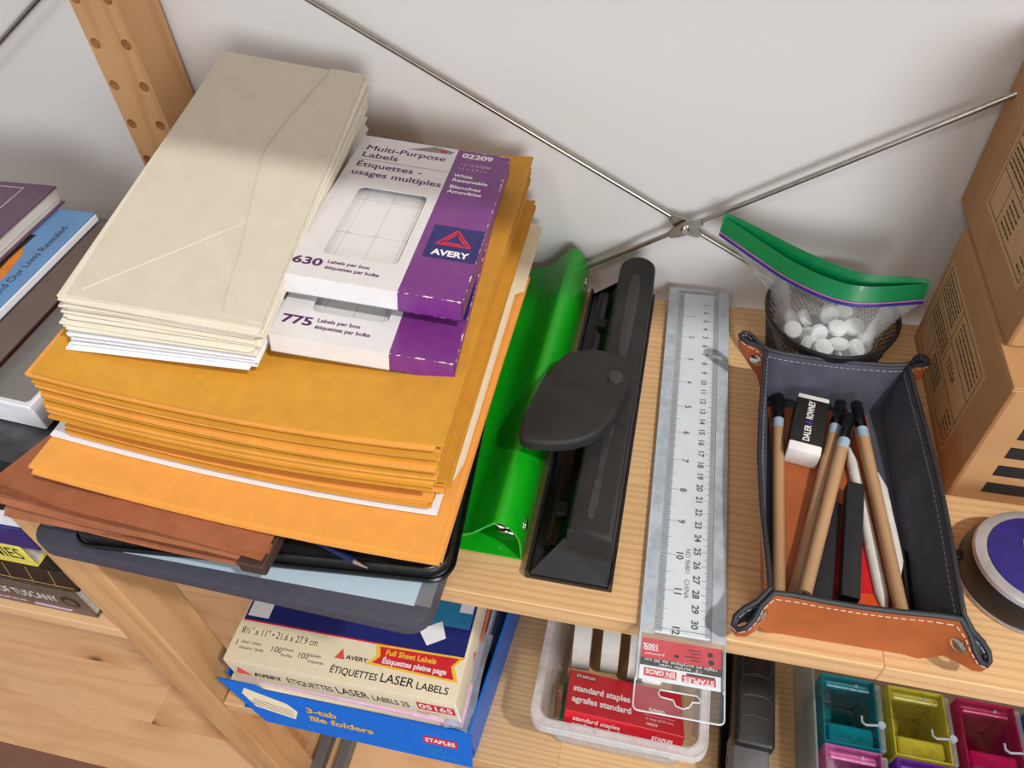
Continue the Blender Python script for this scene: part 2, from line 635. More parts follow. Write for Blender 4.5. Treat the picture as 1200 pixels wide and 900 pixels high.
pine_board('pine_shelf', 'pine shelf board carrying the envelopes, ruler and leather tray', -20.1, 68, 0.0, 6, 'pine',
           [[0.62], [0.30, 0.71], [0.455, 0.80], [0.47], [0.26, 0.66], [0.52]])
pine_board('pine_shelf', 'pine shelf board under the blue file folder box and the clear bin', -20.1, 68, -35.2, 6, 'pine',
           [[0.40], [0.31, 0.75], [0.36], [0.6], [0.2, 0.7], [0.5]])
pine_board('pine_shelf', 'pine shelf board under the stack of books at the far left', -104, -24.9, -19.9, 4, 'pine_knotty', [[0.5], [0.3], [0.7], [0.4]])
pine_board('pine_shelf', 'pine shelf board overhead that shades the wall above the envelopes', -20.1, 68, 52.0, 6, 'pine', [[0.5], [0.3], [0.7], [0.4]])
pine_board('pine_shelf', 'pine shelf board overhead at the left, above the plum book', -104, -24.9, 52.0, 6, 'pine', [[0.5], [0.3], [0.7], [0.4]])

up_f = thing('shelf_upright', 'pine ladder upright with drilled rear post beside the envelopes', 'upright', (-22.42, -14, -70.0))
# rear post with two columns of real holes
holes = []
hz0 = 21.46
for i in range(-14, 9):
    for hx in (-1.37, 1.21):
        holes.append((hx, hz0 - 3.2 * i))
FLZ = -70.0
bb = B()
w0, w1, zb, zt = -1.95, 1.95, 0.0, 120.0
bb.box(w0, w1, 0.9, 4.4, zb, zt)
bm_ = bb.bm
zlo = hz0 - FLZ - 3.2 * 14.5
zhi = hz0 - FLZ + 3.2 * 8.5


def quad(*p):
    bm_.faces.new([bm_.verts.new(q) for q in p])


for hx, xa, xb in ((-1.37, w0, -0.08), (1.21, -0.08, w1)):
    for i in range(-8, 15):
        hz = hz0 - FLZ - 3.2 * i
        za, zc_ = hz - 1.6, hz + 1.6
        ang = sorted([2 * math.pi * q / 16 + .01 for q in range(16)] + [math.atan2(zz - hz, xx - hx) % (2 * math.pi) for xx in (xa, xb) for zz in (za, zc_)])
        pr_, pc = [], []
        for t_ in ang:
            c_, s_ = math.cos(t_), math.sin(t_)
            k_ = min([(xb - hx) / c_ if c_ > 1e-6 else 1e9, (xa - hx) / c_ if c_ < -1e-6 else 1e9, (zc_ - hz) / s_ if s_ > 1e-6 else 1e9, (za - hz) / s_ if s_ < -1e-6 else 1e9])
            pr_.append((hx + c_ * k_, 0, hz + s_ * k_))
            pc.append((hx + c_ * .40, 0, hz + s_ * .40))
        for q in range(len(ang)):
            j = (q + 1) % len(ang)
            quad(pc[q], pr_[q], pr_[j], pc[j])
            quad(pc[q], pc[j], (pc[j][0], .85, pc[j][2]), (pc[q][0], .85, pc[q][2]))
        bm_.faces.new([bm_.verts.new((p[0], .85, p[2])) for p in pc])
quad((w0, 0, zb), (w1, 0, zb), (w1, 0, zlo), (w0, 0, zlo))
quad((w0, 0, zhi), (w1, 0, zhi), (w1, 0, zt), (w0, 0, zt))
for xx in (w0, w1):
    quad((xx, 0, zb), (xx, .9, zb), (xx, .9, zt), (xx, 0, zt))
bmesh.ops.remove_doubles(bm_, verts=bm_.verts[:], dist=1e-4)
bb.out('post', 'pine_post', up_f, loc=(0, 14 - 2.8, 0))
# front post, ends just under the upper shelf stack
bb = B().box(-2.1, 2.1, -2.15, 2.15, 0, 70.1, 0.18, 2)
bb.out('post', 'pine_post', up_f, loc=(0, -14.0, 0))
for z in (4, 108):
    B().box(-1.2, 1.2, -11.8, 11.0, z, z + 4.0, 0.1).out('rung', 'pine_post', up_f)

# ---- steel cross braces
br = thing('cross_brace', 'thin steel cross brace with central clip on the wall behind the ruler', 'brace', (20.6, 0.9, 7.1))
for a, b_, yy in (((-40.0, 34.6), (41.0, -23.5), 0.25), ((-23.5, -14.6), (41.5, 26.6), -0.15)):
    # rods drawn in local x,z through the hub
    if a[0] < -30:
        dx, dz = -28.73, 16.62
    else:
        dx, dz = 18.37, 11.61
    p0 = (a[0], yy, a[0] * dz / dx)
    p1 = (b_[0], yy, b_[0] * dz / dx)
    B().tube([p0, p1], 0.21, 8).out('rod', 'steel', br, 60)
for ang, w_, y_ in ((-30.0, 0.62, 0.0), (32.3, 0.62, -0.32)):
    Mh = Matrix.Rotation(R(-ang), 4, 'Y')
    pth = [(-1.45, 0.28), (-0.9, 0.5), (0, 0.62), (0.9, 0.5), (1.45, 0.28), (1.45, -0.28), (0.9, -0.5), (0, -0.62), (-0.9, -0.5), (-1.45, -0.28)]
    bb = B().poly(pth, -0.1, 0.1, bev=0.05, M=Matrix.Translation((0, y_, 0)) @ Mh @ Matrix.Rotation(R(90), 4, 'X'))
    bb.out('clip_plate', 'steel', br)
B().lathe([(0.34, 0), (0.34, 0.16), (0.22, 0.26)], n=14, M=Matrix.Translation((0, -0.40, 0)) @ Matrix.Rotation(R(90), 4, 'X')).out('screw', 'chrome', br, 40)
br2 = thing('steel_rod', 'thin steel brace rod crossing the top left corner of the wall', 'brace', (-33, 0.9, 21.5))
B().tube([(-40, 0, -24.3), (8.0, 0, 4.86)], 0.21, 8).out('rod', 'steel', br2, 60)
B().lathe([(0.4, -0.4), (0.4, 0.4)], n=10, M=Matrix.Translation((8.0, 0, 4.86)) @ Matrix.Rotation(R(59), 4, 'Y')).out('end_ferrule', 'steel', br2, 40)

# ================================================================== ENVELOPE PILE ON THE SHELF
# green binder: wedge with rounded spine to the right
gb = thing('ring_binder', 'bright green plastic ring binder lying between envelopes and hole punch', 'binder', (10.5, -13.0, 0.0), (0, 0, R(-0.4)))
prof = [(-17.0, 1.58), (-6.0, 1.56), (-2.2, 1.6), (-0.8, 2.35), (0.55, 3.85), (1.0, 4.1), (1.45, 3.95), (2.0, 3.3), (2.32, 2.3), (2.38, 1.2), (2.36, 0.12)]
prof = [(p.x, p.y) for p in smooth_path([(a, b, 0) for a, b in prof], 4)]
ys, ye = -14.1, 13.6


def ribbon_y(profile, y0, y1, t):
    bm_ = B()
    ring = []
    inner = []
    n = len(profile)
    for i, (x, z) in enumerate(profile):
        a = Vector(profile[max(0, i - 1)])
        b = Vector(profile[min(n - 1, i + 1)])
        d = (b - a).normalized()
        nx = Vector((d.y, -d.x)) * t
        ring.append((x, z))
        inner.append((x + nx.x, z + nx.y))
    loop = ring + inner[::-1]
    bm_.loft([[(x, y0, z) for x, z in loop], [(x, y1, z) for x, z in loop]])
    return bm_


ribbon_y(prof, ys, ye, 0.13).out('cover', 'green', gb, 30)
B().box(-17, 2.36, ys, ye, 0.0, 0.13).out('back_cover', 'green', gb)
# folded triangular cover end visible at the front and ring metal inside
B().tube([(-2.2, ys - .02, 1.6), (-0.8, ys - .02, 2.32), (0.75, ys - .02, 3.9)], 0.05, 6).out('cover_edge', 'green_edge', gb, 60)
bb = B()
bb.box(0.3, 1.7, -12.6, 10.6, 0.25, 0.55, 0.1)
bb.out('ring_rail', 'chrome', gb, 40)
for yy in (-12.2, -1.5, 9.5):
    pth = [(1.0 + 1.0 * math.cos(R(a)), yy, 1.55 + 1.1 * math.sin(R(a))) for a in range(0, 360, 24)]
    B().tube(pth, 0.16, 6, closed=True).out('ring', 'chrome', gb, 60)
for yy in (-12.6, 12.0):
    B().lathe([(0.42, 0), (0.42, .08), (0.28, .13)], n=14, M=Matrix.Translation((2.36, yy, 1.9)) @ Matrix.Rotation(R(90), 4, 'Y')).out('rivet', 'chrome', gb, 40)

# charcoal framed panel on the bottom of the pile
fr = thing('framed_panel', 'flat charcoal frame with pale blue panel at the bottom of the envelope pile', 'panel', (-5.4, -21.5, 0.16), (0, 0, R(-1.6)))
B().poly(rrect(-14.1, 14.0, -11.6, 11.0, 1.5), 0, 1.25, bev=0.10, seg=2).out('frame', 'charcoal_frame', fr, 35)
B().poly(rect(12.9, 13.9, -10.2, 10.9), 1.25, 1.28).out('silver_bezel', 'silver_plastic', fr)
B().poly([(-7.0, -10.9), (12.9, -10.3), (12.9, 10.8), (-13.5, 10.8), (-13.5, -9.0)], 1.25, 1.27).out('panel', 'pale_blue', fr)
B().poly([(-13.9, -10.2), (-13.0, -10.2), (-13.0, 10.5), (-13.9, 10.5)], 1.25, 1.28).out('silver_bezel', 'silver_plastic', fr)

# black padfolio
pf = thing('padfolio', 'black zip padfolio with rounded corners under the brown wallet', 'padfolio', (-4.3, -19.2, 1.72), (0, 0, R(4.6)))
outl = rrect(-12.4, 12.4, -12.4, 12.0, 1.3, 6)
B().poly(outl, 0, 0.62, bev=0.22, seg=3).out('lower_cover', 'black_leather', pf, 50)
B().poly(rrect(-12.2, 12.2, -12.1, 11.8, 1.2, 6), 0.62, 0.86).out('zip_tape', 'black', pf)
B().poly(outl, 0.86, 1.5, bev=0.26, seg=3).out('upper_cover', 'black_leather', pf, 50)
path = [(x * .985, y * .985, 1.52) for x, y in outl]
B().tube(path, 0.07, 5, closed=True).out('piping', 'black_gloss', pf, 60)
path = [(x * 1.012, y * 1.012, 0.74) for x, y in outl]
B().tube(path, 0.13, 5, closed=True).out('zip_teeth', 'black_gloss', pf, 60)
pen = thing('pen', 'slim dark blue pen lying on the black padfolio under the envelopes', 'pen', (1.2, -30.3, 3.47), (0, 0, R(-17)))
B().tube([(-2.8, 0, 0), (2.3, 0, 0)], 0.24, 10).out('barrel', 'pen_blue', pen, 60)
B().tube([(2.3, 0, 0), (3.3, 0, 0)], [0.22, 0.06], 10).out('tip', 'chrome', pen, 60)
B().box(-2.6, 0.2, -0.08, 0.08, 0.24, 0.34, 0.03).out('clip', 'chrome', pen)

# brown expanding wallet
wl = thing('expanding_wallet', 'reddish brown expanding paper wallet with dark taped end under the envelopes', 'wallet', (-10.6, -21.0, 3.42), (0, 0, R(-1.2)))


def wz(top):
    def f(u, v):
        x = -9.4 + 18.6 * u + 5.5 * v * (1 - u)
        y = -11.4 + 20 * v
        base = (3.3 - 2.0 * u) * (1 - 0.35 * v) if top else 0.04
        sag = 0.45 * math.sin(u * 3.1) * (1 - v) if not top else 0.3 * math.sin(u * 6 + 1) * (1 - v)
        return (x, y, base + sag * (0.4 if not top else -0.6))
    return f


B().sheet(wz(True), 14, 3, 0.14).out('upper_flap', 'kraftbrown', wl, 40)
B().sheet(wz(False), 14, 3, 0.14).out('lower_flap', 'kraftbrown', wl, 40)
for lev in range(2):
    # zig-zag gusset pleats seen at the open front
    z0, z1 = 0.10 + lev * .5, 0.6 + lev * .5

    def gf(u, v, z0=z0, z1=z1, lev=lev):
        x = -9.5 + 18.8 * u
        dep = abs(v - .5) * 2
        wob = 0.16 * math.sin(u * 7 + lev * 2)
        y = -11.5 + (1 - dep) * 1.3 + wob * .4
        hh = 3.25 - 2.0 * u
        return (x, y, (z0 + (z1 - z0) * v) * hh + wob * (1 if 0 < v < 1 else .2))
    bb = B()
    nu, nv = 18, 4
    g = [[bb.bm.verts.new(gf(i / nu, j / nv)) for j in range(nv + 1)] for i in range(nu + 1)]
    for i in range(nu):
        for j in range(nv):
            bb.bm.faces.new((g[i][j], g[i + 1][j], g[i + 1][j + 1], g[i][j + 1]))
    bb.out('gusset', 'kraftbrown', wl, 20)
B().box(7.6, 9.35, -11.75, -4.0, 0.0, 1.0, 0.1).out('taped_end', 'tape_brown', wl)

# manila envelopes
def bow(u):
    return 0.8 * (2 * u - 1) ** 2


TILT = R(5.7)      # the brown wallet under the left half lifts that side


def manila_mesh(name, w, d, t, m):
    bb = B()
    bb.sheet(lambda u, v: (-w / 2 + w * u, -d / 2 + d * v, bow(u)), 10, 1, t)
    return bb.out(name, m, None, 25)


first = manila_mesh('manila_envelope', 25.7, 26.0, 0.2, 'manila2')
for i in range(5):
    e = first if i == 0 else first.copy()
    if i:
        COL.objects.link(e)
    e.location = Vector((-3.96 + rnd.uniform(-.25, .2), -18.1 + rnd.uniform(-.15, .25) + (.25 if i < 3 else 0), 5.03 + i * 0.208)) * CM
    e.rotation_euler = (0, TILT, R(0.1 + rnd.uniform(-.4, .4) * (i < 4)))
    tag(e, 'large orange manila envelope protruding at the front of the pile, under the white sheet', 'envelope', 'large manila envelopes at the pile bottom')
o = B().sheet(lambda u, v: (-12.5 + 25.0 * u, -12.5 + 25 * v, bow(u)), 10, 1, 0.14).out('paper_sheet', 'white', None, 25, loc=(-4.55, -16.0, 6.24), rot=(0, TILT, R(0.6)))
tag(o, 'bright white sheets showing as a strip between two manila bundles', 'paper')
# buff folder with tabs sticking out to the right
fo = thing('file_folder', 'buff file folder with tabs sticking out beside the green binder', 'folder', (-4.2, -13.0, 6.42), (0, TILT, R(1.0)))
for k, pts in enumerate(([(12.0, -13.6), (12.45, -13.0), (12.75, -11.6), (12.75, 4.6), (13.35, 5.2), (13.35, 13.4), (12.75, 13.8), (12.0, 13.9)],
                         [(12.0, -13.0), (12.3, -12.6), (12.4, -11.0), (12.4, 13.2), (12.0, 13.4)])):
    bb = B()
    bb.sheet(lambda u, v: (-12.0 + 24.0 * u, -13.4 + 27.0 * v, bow(u)), 8, 1, 0.05)
    bb.poly(pts, .79, .84)
    bb.out('leaf', 'folder', fo, loc=(0, 0, k * .09))

n_up = 44
tup = 0.1542
first = manila_mesh('manila_envelope', 23.2, 28.0, tup * 0.95, 'manila')
firstb = manila_mesh('manila_envelope', 23.2, 28.0, tup * 0.95, 'manila2')
zc = 6.66
for i in range(n_up):
    src = first if i % 3 else firstb
    e = src if i in (0, 1) else src.copy()
    if i > 1:
        COL.objects.link(e)
    h = i / (n_up - 1)
    dx = -4.0 + 1.2 * h + rnd.uniform(-.16, .16)
    dy = -14.85 + rnd.uniform(-.2, .2)
    rz = 0.8 + 0.8 * h + rnd.uniform(-.45, .45)
    if i <= 6:
        dy += 0.35
    if 6 < i < 17:
        dy += 0.9
        dx += 0.55
    if i in (3, 4, 19, 26, 27, 34):
        dy += 0.3
    if i == n_up - 1:
        dx, dy, rz = -2.6, -14.84, 1.8
    e.location = Vector((dx, dy, zc + i * tup)) * CM
    e.rotation_euler = (R(.6 * h), TILT, R(rz))
    if i == n_up - 1:
        tag(e, 'topmost orange manila envelope, carrying the cream envelopes and label boxes', 'envelope', 'manila envelopes in the main bundle')
    else:
        tag(e, 'orange manila envelope inside the thick main bundle above the white sheet', 'envelope', 'manila envelopes in the main bundle')

# white and cream business envelopes: the stack is thicker at its left and far side
nw, nc = 15, 21
N = nw + nc
tw = 0.128


def env_mesh(name, m):
    return B().box(-5.3, 5.3, -12.05, 12.05, 0, tw, 0.02).out(name, m)


fw = env_mesh('white_envelope', 'white')
fc = env_mesh('cream_envelope', 'cream2')
pa = ((-8.5, -14.4, 14.42), (0.0, 4.9, 4.7))
pb = ((-7.1, -14.32, 19.14), (5.8, 11.0, 6.75))
for i in range(N - 1):
    src = fw if i < nw else fc
    e = src if i in (0, nw) else src.copy()
    if i not in (0, nw):
        COL.objects.link(e)
    h = i / (N - 1)
    p = Vector(pa[0]).lerp(Vector(pb[0]), h)
    r_ = Vector(pa[1]).lerp(Vector(pb[1]), h)
    jx, jy = rnd.uniform(-.42, .08), rnd.uniform(-.3, .25)
    if i in (13, 14):
        jx -= .3
    e.location = (p + Vector((jx, jy, 0))) * CM
    e.rotation_euler = (R(r_.x), R(r_.y), R(r_.z + rnd.uniform(-1.2, 1.2)))
    if i < nw:
        tag(e, 'white business envelope in the lower, white part of the envelope stack', 'envelope', 'white envelopes under the cream ones')
    else:
        tag(e, 'cream business envelope within the stack on the manila envelopes', 'envelope', 'cream envelopes in the stack')
tp = thing('cream_envelope', 'topmost cream business envelope with its flap side up', 'envelope', pb[0], tuple(R(q) for q in pb[1]), 'cream envelopes in the stack')
B().box(-5.15, 5.15, -12.05, 12.05, 0, .15, 0.03).out('body', 'cream', tp)
flap = smooth_path([(5.1, 12.0, 0), (2.75, 12.0, 0), (2.62, 11.2, 0), (1.3, 4.0, 0), (1.15, 0.6, 0), (2.3, -6.5, 0), (2.75, -10.6, 0), (3.2, -11.5, 0), (5.1, -11.75, 0)], 4)
B().poly([(p.x, p.y) for p in flap], .15, .30, bev=0.03).out('flap', 'cream', tp)
B().poly([(-4.6, -11.45), (-4.52, -11.5), (2.0, -4.4), (1.97, -4.33)], .15, .158).out('seam', 'cream2', tp)

# label boxes
def label_box(label, count, loc, rot, first_box):
    W, D, H = 5.3, 8.35, .68
    m = zoned('label_carton' + count, (226, 224, 226), (116, 36, 128), 0, 1.55 * CM, (W * CM, D * CM, H * CM))
    t = thing('label_box', label, 'box', loc, rot)
    win = rrect(-3.6, 0.9, -6.0, 1.7, 0.4, 4)
    bb = B().poly(rect(-W, W, -D, D), H - .05, H, holes=[win])
    bb.box(-W, W, -D, D, -H, -H + .06)
    bb.box(-W, -W + .06, -D, D, -H, H - .05)
    bb.box(W - .06, W, -D, D, -H, H - .05)
    bb.box(-W, W, -D, -D + .06, -H, H - .05)
    bb.box(-W, W, D - .06, D, -H, H - .05)
    bb.out('carton', m, t)
    zz = H + .008
    B().box(-4.8, 1.9, -6.9, 3.3, 0.12, 0.19).out('backing_sheet', mat('backing' + count, (206, 206, 206), .5), t)
    lab = None
    for i in range(4):
        for j in range(3):
            l_ = B().poly(rrect(-.86, .86, -1.9, 1.9, .15, 2), .19, .215).out('label', 'label_sheet', t) if lab is None else link('label', lab.data, t)
            lab = lab or l_
            l_.location = Vector((-4.0 + i * 1.8, -4.9 + j * 3.95, 0)) * CM
    # print
    text('Multi-Purpose', .95, (-4.75, 6.71, zz), 'purple_ink', t, bold=.0, width=5.6, shear=.04)
    text('Multi-Purpose', .95, (-4.72, 6.73, zz + .002), 'purple_ink', t, bold=.0, width=5.6, shear=.04)
    text('Labels', .95, (-4.75, 5.73, zz), 'purple_ink', t, bold=.014, width=2.5)
    flat(rect(-4.8, 1.5, 5.08, 5.12), 'purple_ink', t, 'rule_line', (0, 0, H), t=.006)
    text('Étiquettes -', .92, (-4.75, 4.42, zz), 'purple_ink', t, bold=.014, width=4.5)
    text('usages multiples', .92, (-4.75, 3.33, zz), 'purple_ink', t, bold=.014, width=6.1)
    flat([(-1.9, 7.35), (-.1, 8.25), (1.35, 7.9), (1.1, 7.5)], 'grey_card', t, 'picture', (0, 0, H), t=.006)
    flat([(.25, 7.7), (.6, 7.95), (.9, 7.7), (.6, 7.55)], 'red_ink', t, 'picture', (0, 0, H), t=.009)
    text(count, .95, (-5.0, -6.93, zz), 'purple_ink', t, bold=.03, width=1.75)
    text('Labels per box', .42, (-3.0, -6.68, zz), 'purple_ink', t, bold=.012, width=2.5)
    text('étiquettes par boîte', .42, (-3.0, -7.23, zz), 'purple_ink', t, bold=.012, width=3.2)
    text('02209', .85, (1.95, 7.64, zz), 'white_ink', t, bold=.03, width=2.2)
    text('(5628A)', .4, (2.8, 6.5, zz), 'lilac_ink', t, width=1.3)
    text('1/2" x 1-3/4"', .42, (1.95, 6.39, zz), 'lilac_ink', t, width=2.2)
    text('1.3 x 4.4 cm', .42, (1.95, 5.89, zz), 'lilac_ink', t, width=2.0)
    text('White', .52, (1.95, 4.86, zz), 'white_ink', t, bold=.015, width=1.3)
    text('Removable', .52, (1.95, 4.26, zz), 'white_ink', t, bold=.015, width=2.4)
    text('Blanches', .52, (1.95, 3.38, zz), 'white_ink', t, bold=.015, width=2.1)
    text('Amovibles', .52, (1.95, 2.78, zz), 'white_ink', t, bold=.015, width=2.3)
    flat(rect(2.05, W - .03, -4.7, -1.25), 'navy', t, 'logo_panel', (0, 0, H), t=.006)
    lg = thing_logo(t, (3.62, -2.45, H + .008), 1.0)
    text('AVERY', .78, (3.62, -4.1, H + .010), 'white_ink', t, align='CENTER', bold=.03, width=2.3)
    return t


def thing_logo(t, loc, s):
    """rounded red triangle made of three folded bands"""
    tri = [(-1.05, -.75), (1.05, -.75), (0, .85)]
    c = Vector((0, -.2))
    bb = B()
    for k in range(3):
        a, b = Vector(tri[k]), Vector(tri[(k + 1) % 3])
        for off in (0.0, 0.34):
            p = a.lerp(c, off)
            q = b.lerp(c, off)
            if off:
                q = p.lerp(q, .8)
            bb.tube([(p.x * s, p.y * s, 0), (q.x * s, q.y * s, 0)], .12 * s, 6)
    return bb.out('logo', 'red_ink', t, loc=(loc[0], loc[1], loc[2] - .10 * s))


label_box('white and purple label box reading 775, under the other label box', '775', (2.85, -15.75, 13.98), (R(-.6), R(8.4), R(4.6)), True)
label_box('white and purple label box reading 630 on top of another label box', '630', (2.95, -12.95, 15.72), (R(-3.0), R(7.4), R(3.15)), False)

# ================================================================== HOLE PUNCH
hp = thing('hole_punch', 'long black three-hole punch with side paddle handle beside the green binder', 'hole punch', (16.05, -14.2, 0.0), (0, 0, R(-0.3)))
# base tray: channel profile (x,z) extruded along y
chan = [(-2.75, 0.0), (2.75, 0.0), (2.75, 1.0), (2.55, 1.0), (2.5, 0.35), (-2.45, 0.35), (-2.55, 0.9), (-2.75, 0.9)]
B().loft([[(x, -14.1, z) for x, z in chan], [(x, 13.6, z) for x, z in chan]]).out('base', 'black', hp)
# die body: slanted block under the lever
die = [(-1.9, 0.35), (2.5, 0.35), (2.5, 2.4), (-0.4, 2.4), (-1.1, 1.3), (-1.9, 1.1)]
B().loft([[(x, -12.2, z) for x, z in die], [(x, 13.0, z) for x, z in die]]).out('punch_body', 'black_gloss', hp)
B().box(-1.75, -1.55, -11.8, 12.6, 1.1, 1.22).out('guide_rail', 'black_rubber', hp)
# sloping end plates
for sgn, y0, y1 in ((-1, -14.0, -12.2), (1, 13.5, 13.0)):
    bb = B()
    bb.loft([[(-2.5, y0, .3), (2.5, y0, .3), (2.5, y0, .45), (-2.5, y0, .45)],
             [(-1.2, y1, .3), (2.5, y1, .3), (2.5, y1, 2.5), (-0.6, y1, 2.3)]])
    bb.out('end_plate', 'black', hp)
B().lathe([(0.36, 0), (0.36, .12), (0.2, .14)], c=(1.75, -13.3), n=16, M=Matrix.Translation((0, 0, 1.2)) @ Matrix.Rotation(R(8), 4, 'X')).out('pivot_rivet', 'black_rubber', hp, 40)
for yy in (-9.6, -0.5, 8.6):
    B().box(-1.5, -0.7, yy - .5, yy + .5, 1.2, 1.75, 0.08).out('punch_head', 'black_rubber', hp)
# lever bar, rounded at its far end
lev = []
for a in range(0, 181, 15):
    lev.append((1.15 + 1.42 * math.cos(R(a)), 12.5 + 1.4 * math.sin(R(a))))
lev = [(-0.27, -13.0), (2.57, -13.4)] + lev
B().poly(lev, 2.5, 4.75, bev=0.42, seg=3).out('lever', 'black_rubber', hp, 50)
g1 = smooth_path([(0.75, 10.6, 0), (1.15, 11.4, 0), (1.55, 10.6, 0), (1.6, 7, 0), (1.5, 2.6, 0), (1.15, 1.9, 0), (0.8, 2.6, 0), (0.72, 7, 0)], 4, True)
B().poly([(p.x, p.y) for p in g1], 4.74, 4.80, bev=.02).out('worn_ridge', 'scuff', hp, 40)
g2 = smooth_path([(0.8, -4.4, 0), (1.15, -3.8, 0), (1.45, -4.4, 0), (1.3, -8, 0), (1.25, -11.4, 0), (1.0, -12.0, 0), (0.75, -11.4, 0), (0.9, -8, 0)], 4, True)
B().poly([(p.x, p.y) for p in g2], 4.74, 4.80, bev=.02).out('worn_ridge', 'scuff', hp, 40)
# paddle handle
pad = [(-2.42, 0.64), (-1.14, 1.0), (1.26, 1.0), (1.85, -0.25), (1.92, -1.86), (1.55, -4.24), (0.76, -6.1), (-0.45, -7.15), (-1.99, -7.7), (-3.75, -7.8), (-4.4, -7.3), (-4.4, -6.04), (-3.95, -3.28), (-3.25, -0.7)]
pad = smooth_path([(a, b, 0) for a, b in pad], 4, True)
B().poly([(p.x, p.y) for p in pad], 5.15, 6.0, bev=0.28, seg=3).out('paddle', 'black_rubber', hp, 50)
B().lathe([(0.85, 4.7), (0.8, 5.6)], c=(1.1, -1.6), n=20).out('paddle_boss', 'black', hp, 40)
B().lathe([(0.55, 0.0), (0.5, 0.16), (0.3, 0.22)], n=16, M=Matrix.Translation((1.05, -1.4, 6.0))).out('boss_cap', 'scuff', hp, 40)

# ================================================================== RULER IN ITS SLEEVE
RA = R(1.15)
ru = thing('ruler', 'clear frosted thirty centimetre ruler inside a vinyl sleeve on the shelf', 'ruler', (22.55, 0.30, 0.12), (0, 0, RA))
# local: zero at y=0, scale runs to -y
B().box(-1.65, 1.65, -30.75, 0.42, 0, 0.26, 0.05).out('body', 'ruler', ru)
B().box(-1.65, -1.18, -30.7, 0.40, 0.262, 0.268).out('bevel_band', mat('bevel_grey', (168, 172, 180), .3), ru)
B().box(1.30, 1.65, -30.7, 0.40, 0.262, 0.268).out('bevel_band', mat('bevel_grey2', (182, 186, 194), .3), ru)
bb = B()
zt_ = 0.27


def tickbox(x0, x1, y, w):
    bb.box(x0, x1, y - w / 2, y + w / 2, zt_, zt_ + .006)


for i in range(301):
    y = -i * .1
    L = .62 if i % 10 == 0 else (.46 if i % 5 == 0 else .30)
    tickbox(1.58 - L, 1.58, y, .022)
for i in range(193):
    y = -i * 2.54 / 16
    L = .95 if i % 16 == 0 else (.62 if i % 8 == 0 else (.46 if i % 4 == 0 else .30))
    tickbox(-1.58, -1.58 + L, y, .022)
tickbox(-.6, 1.58, -30.48, .03)
o = bb.out('scale_marks', 'tick', ru)
o['kind'] = 'stuff'
for i in range(1, 13):
    text(str(i), .62 if i > 4 else .55, (-.42, -i * 2.54, zt_), 'tick', ru, rot=(0, 0, R(-90)), align='CENTER', bold=.016, name='numeral')
for i in range(1, 31):
    text(str(i), .58, (.66, -i * 1.0 + 0.02, zt_), 'tick', ru, rot=(0, 0, R(-90)), align='CENTER', bold=.016, name='numeral')
text('NO 96801   CHINA', .42, (.10, -26.6, zt_), 'tick', ru, rot=(0, 0, R(-90)), align='CENTER')

sl = thing('ruler_sleeve', 'clear vinyl sleeve with hang slot holding the ruler, overhanging the shelf edge', 'sleeve', (22.55, 0.30, 0.02), (0, 0, RA))
slot = [(p[0], p[1]) for p in rrect(-.95, 1.25, -34.35, -33.95, .18, 3)]
slot = [(-1.15, -34.25), (-1.05, -34.05), (1.0, -34.05), (1.15, -34.2), (1.15, -34.4), (.75, -34.45), (.6, -34.75), (.25, -34.9), (-.15, -34.8), (-.3, -34.5), (-1.0, -34.45)]
out_sl = rrect(-2.5, 2.5, -35.4, 1.05, .3, 4)
B().poly(out_sl, 0.0, 0.03, holes=[slot]).out('back_film', 'sleeve', sl)
B().poly(rrect(-2.5, 2.5, -33.75, 1.05, .2, 4), 0.44, 0.47).out('front_film', 'sleeve', sl)
for sx in (-2.44, 2.44):
    B().box(sx - .06, sx + .06, -33.7, 1.0, 0.03, 0.44).out('welded_edge', 'sleeve_edge', sl)
for sx in (-2.07, 2.07):
    B().box(sx - .41, sx + .41, -31.0, .9, 0.475, 0.48).out('side_band', film('vinyl_band%d' % (sx > 0), (222, 232, 244), .42, .3, .1), sl)
B().box(-2.4, 2.4, 0.92, 1.05, 0.03, 0.44).out('welded_edge', 'sleeve_edge', sl)
pth = [(x, y, 0.06) for x, y in out_sl]
B().tube(pth, .05, 5, closed=True).out('bead', 'sleeve_edge', sl, 60)
pth = [(x, y, 0.05) for x, y in slot]
B().tube(pth, .045, 5, closed=True).out('slot_rim', 'sleeve_edge', sl, 60)

cd = thing('header_card', 'red, black and white header card in the end of the ruler sleeve', 'card', (22.55, 0.30, 0.14), (0, 0, RA))
B().box(-2.3, 2.3, -33.62, -31.15, 0, .05).out('card', 'white', cd)
C0 = (0, 0, .05)
flat(rect(-2.3, 2.3, -32.35, -31.15), 'orange_red_card' if 'orange_red_card' in MT else 'red_ink', cd, 'red_print', C0)
flat(rect(-2.3, 2.3, -32.80, -32.35), 'ink', cd, 'black_print', C0)
UP = (0, 0, R(180))
zt2 = .066
text('12" acrylic ruler', .27, (0, -32.68, zt2), 'white_ink', cd, rot=UP, align='CENTER', width=2.4)
text('règle en acrylique de 30 cm', .27, (0, -32.46, zt2), 'white_ink', cd, rot=UP, align='CENTER', width=4.1)
flat(rect(.1, 2.0, -33.42, -33.02), 'red_ink', cd, 'logo_panel', C0)
text('STAPLES', .4, (1.05, -33.24, zt2), 'white_ink', cd, rot=UP, align='CENTER', bold=.012, width=1.7)
flat(rect(.35, 1.95, -33.02, -32.9), 'ink', cd, 'logo_strip', C0, t=.014)
flat(rect(-2.05, -.2, -33.42, -32.95), 'red_ink', cd, 'logo_panel', C0)
text('BUREAU', .16, (-.55, -33.32, zt2), 'white_ink', cd, rot=UP, align='CENTER', width=.6)
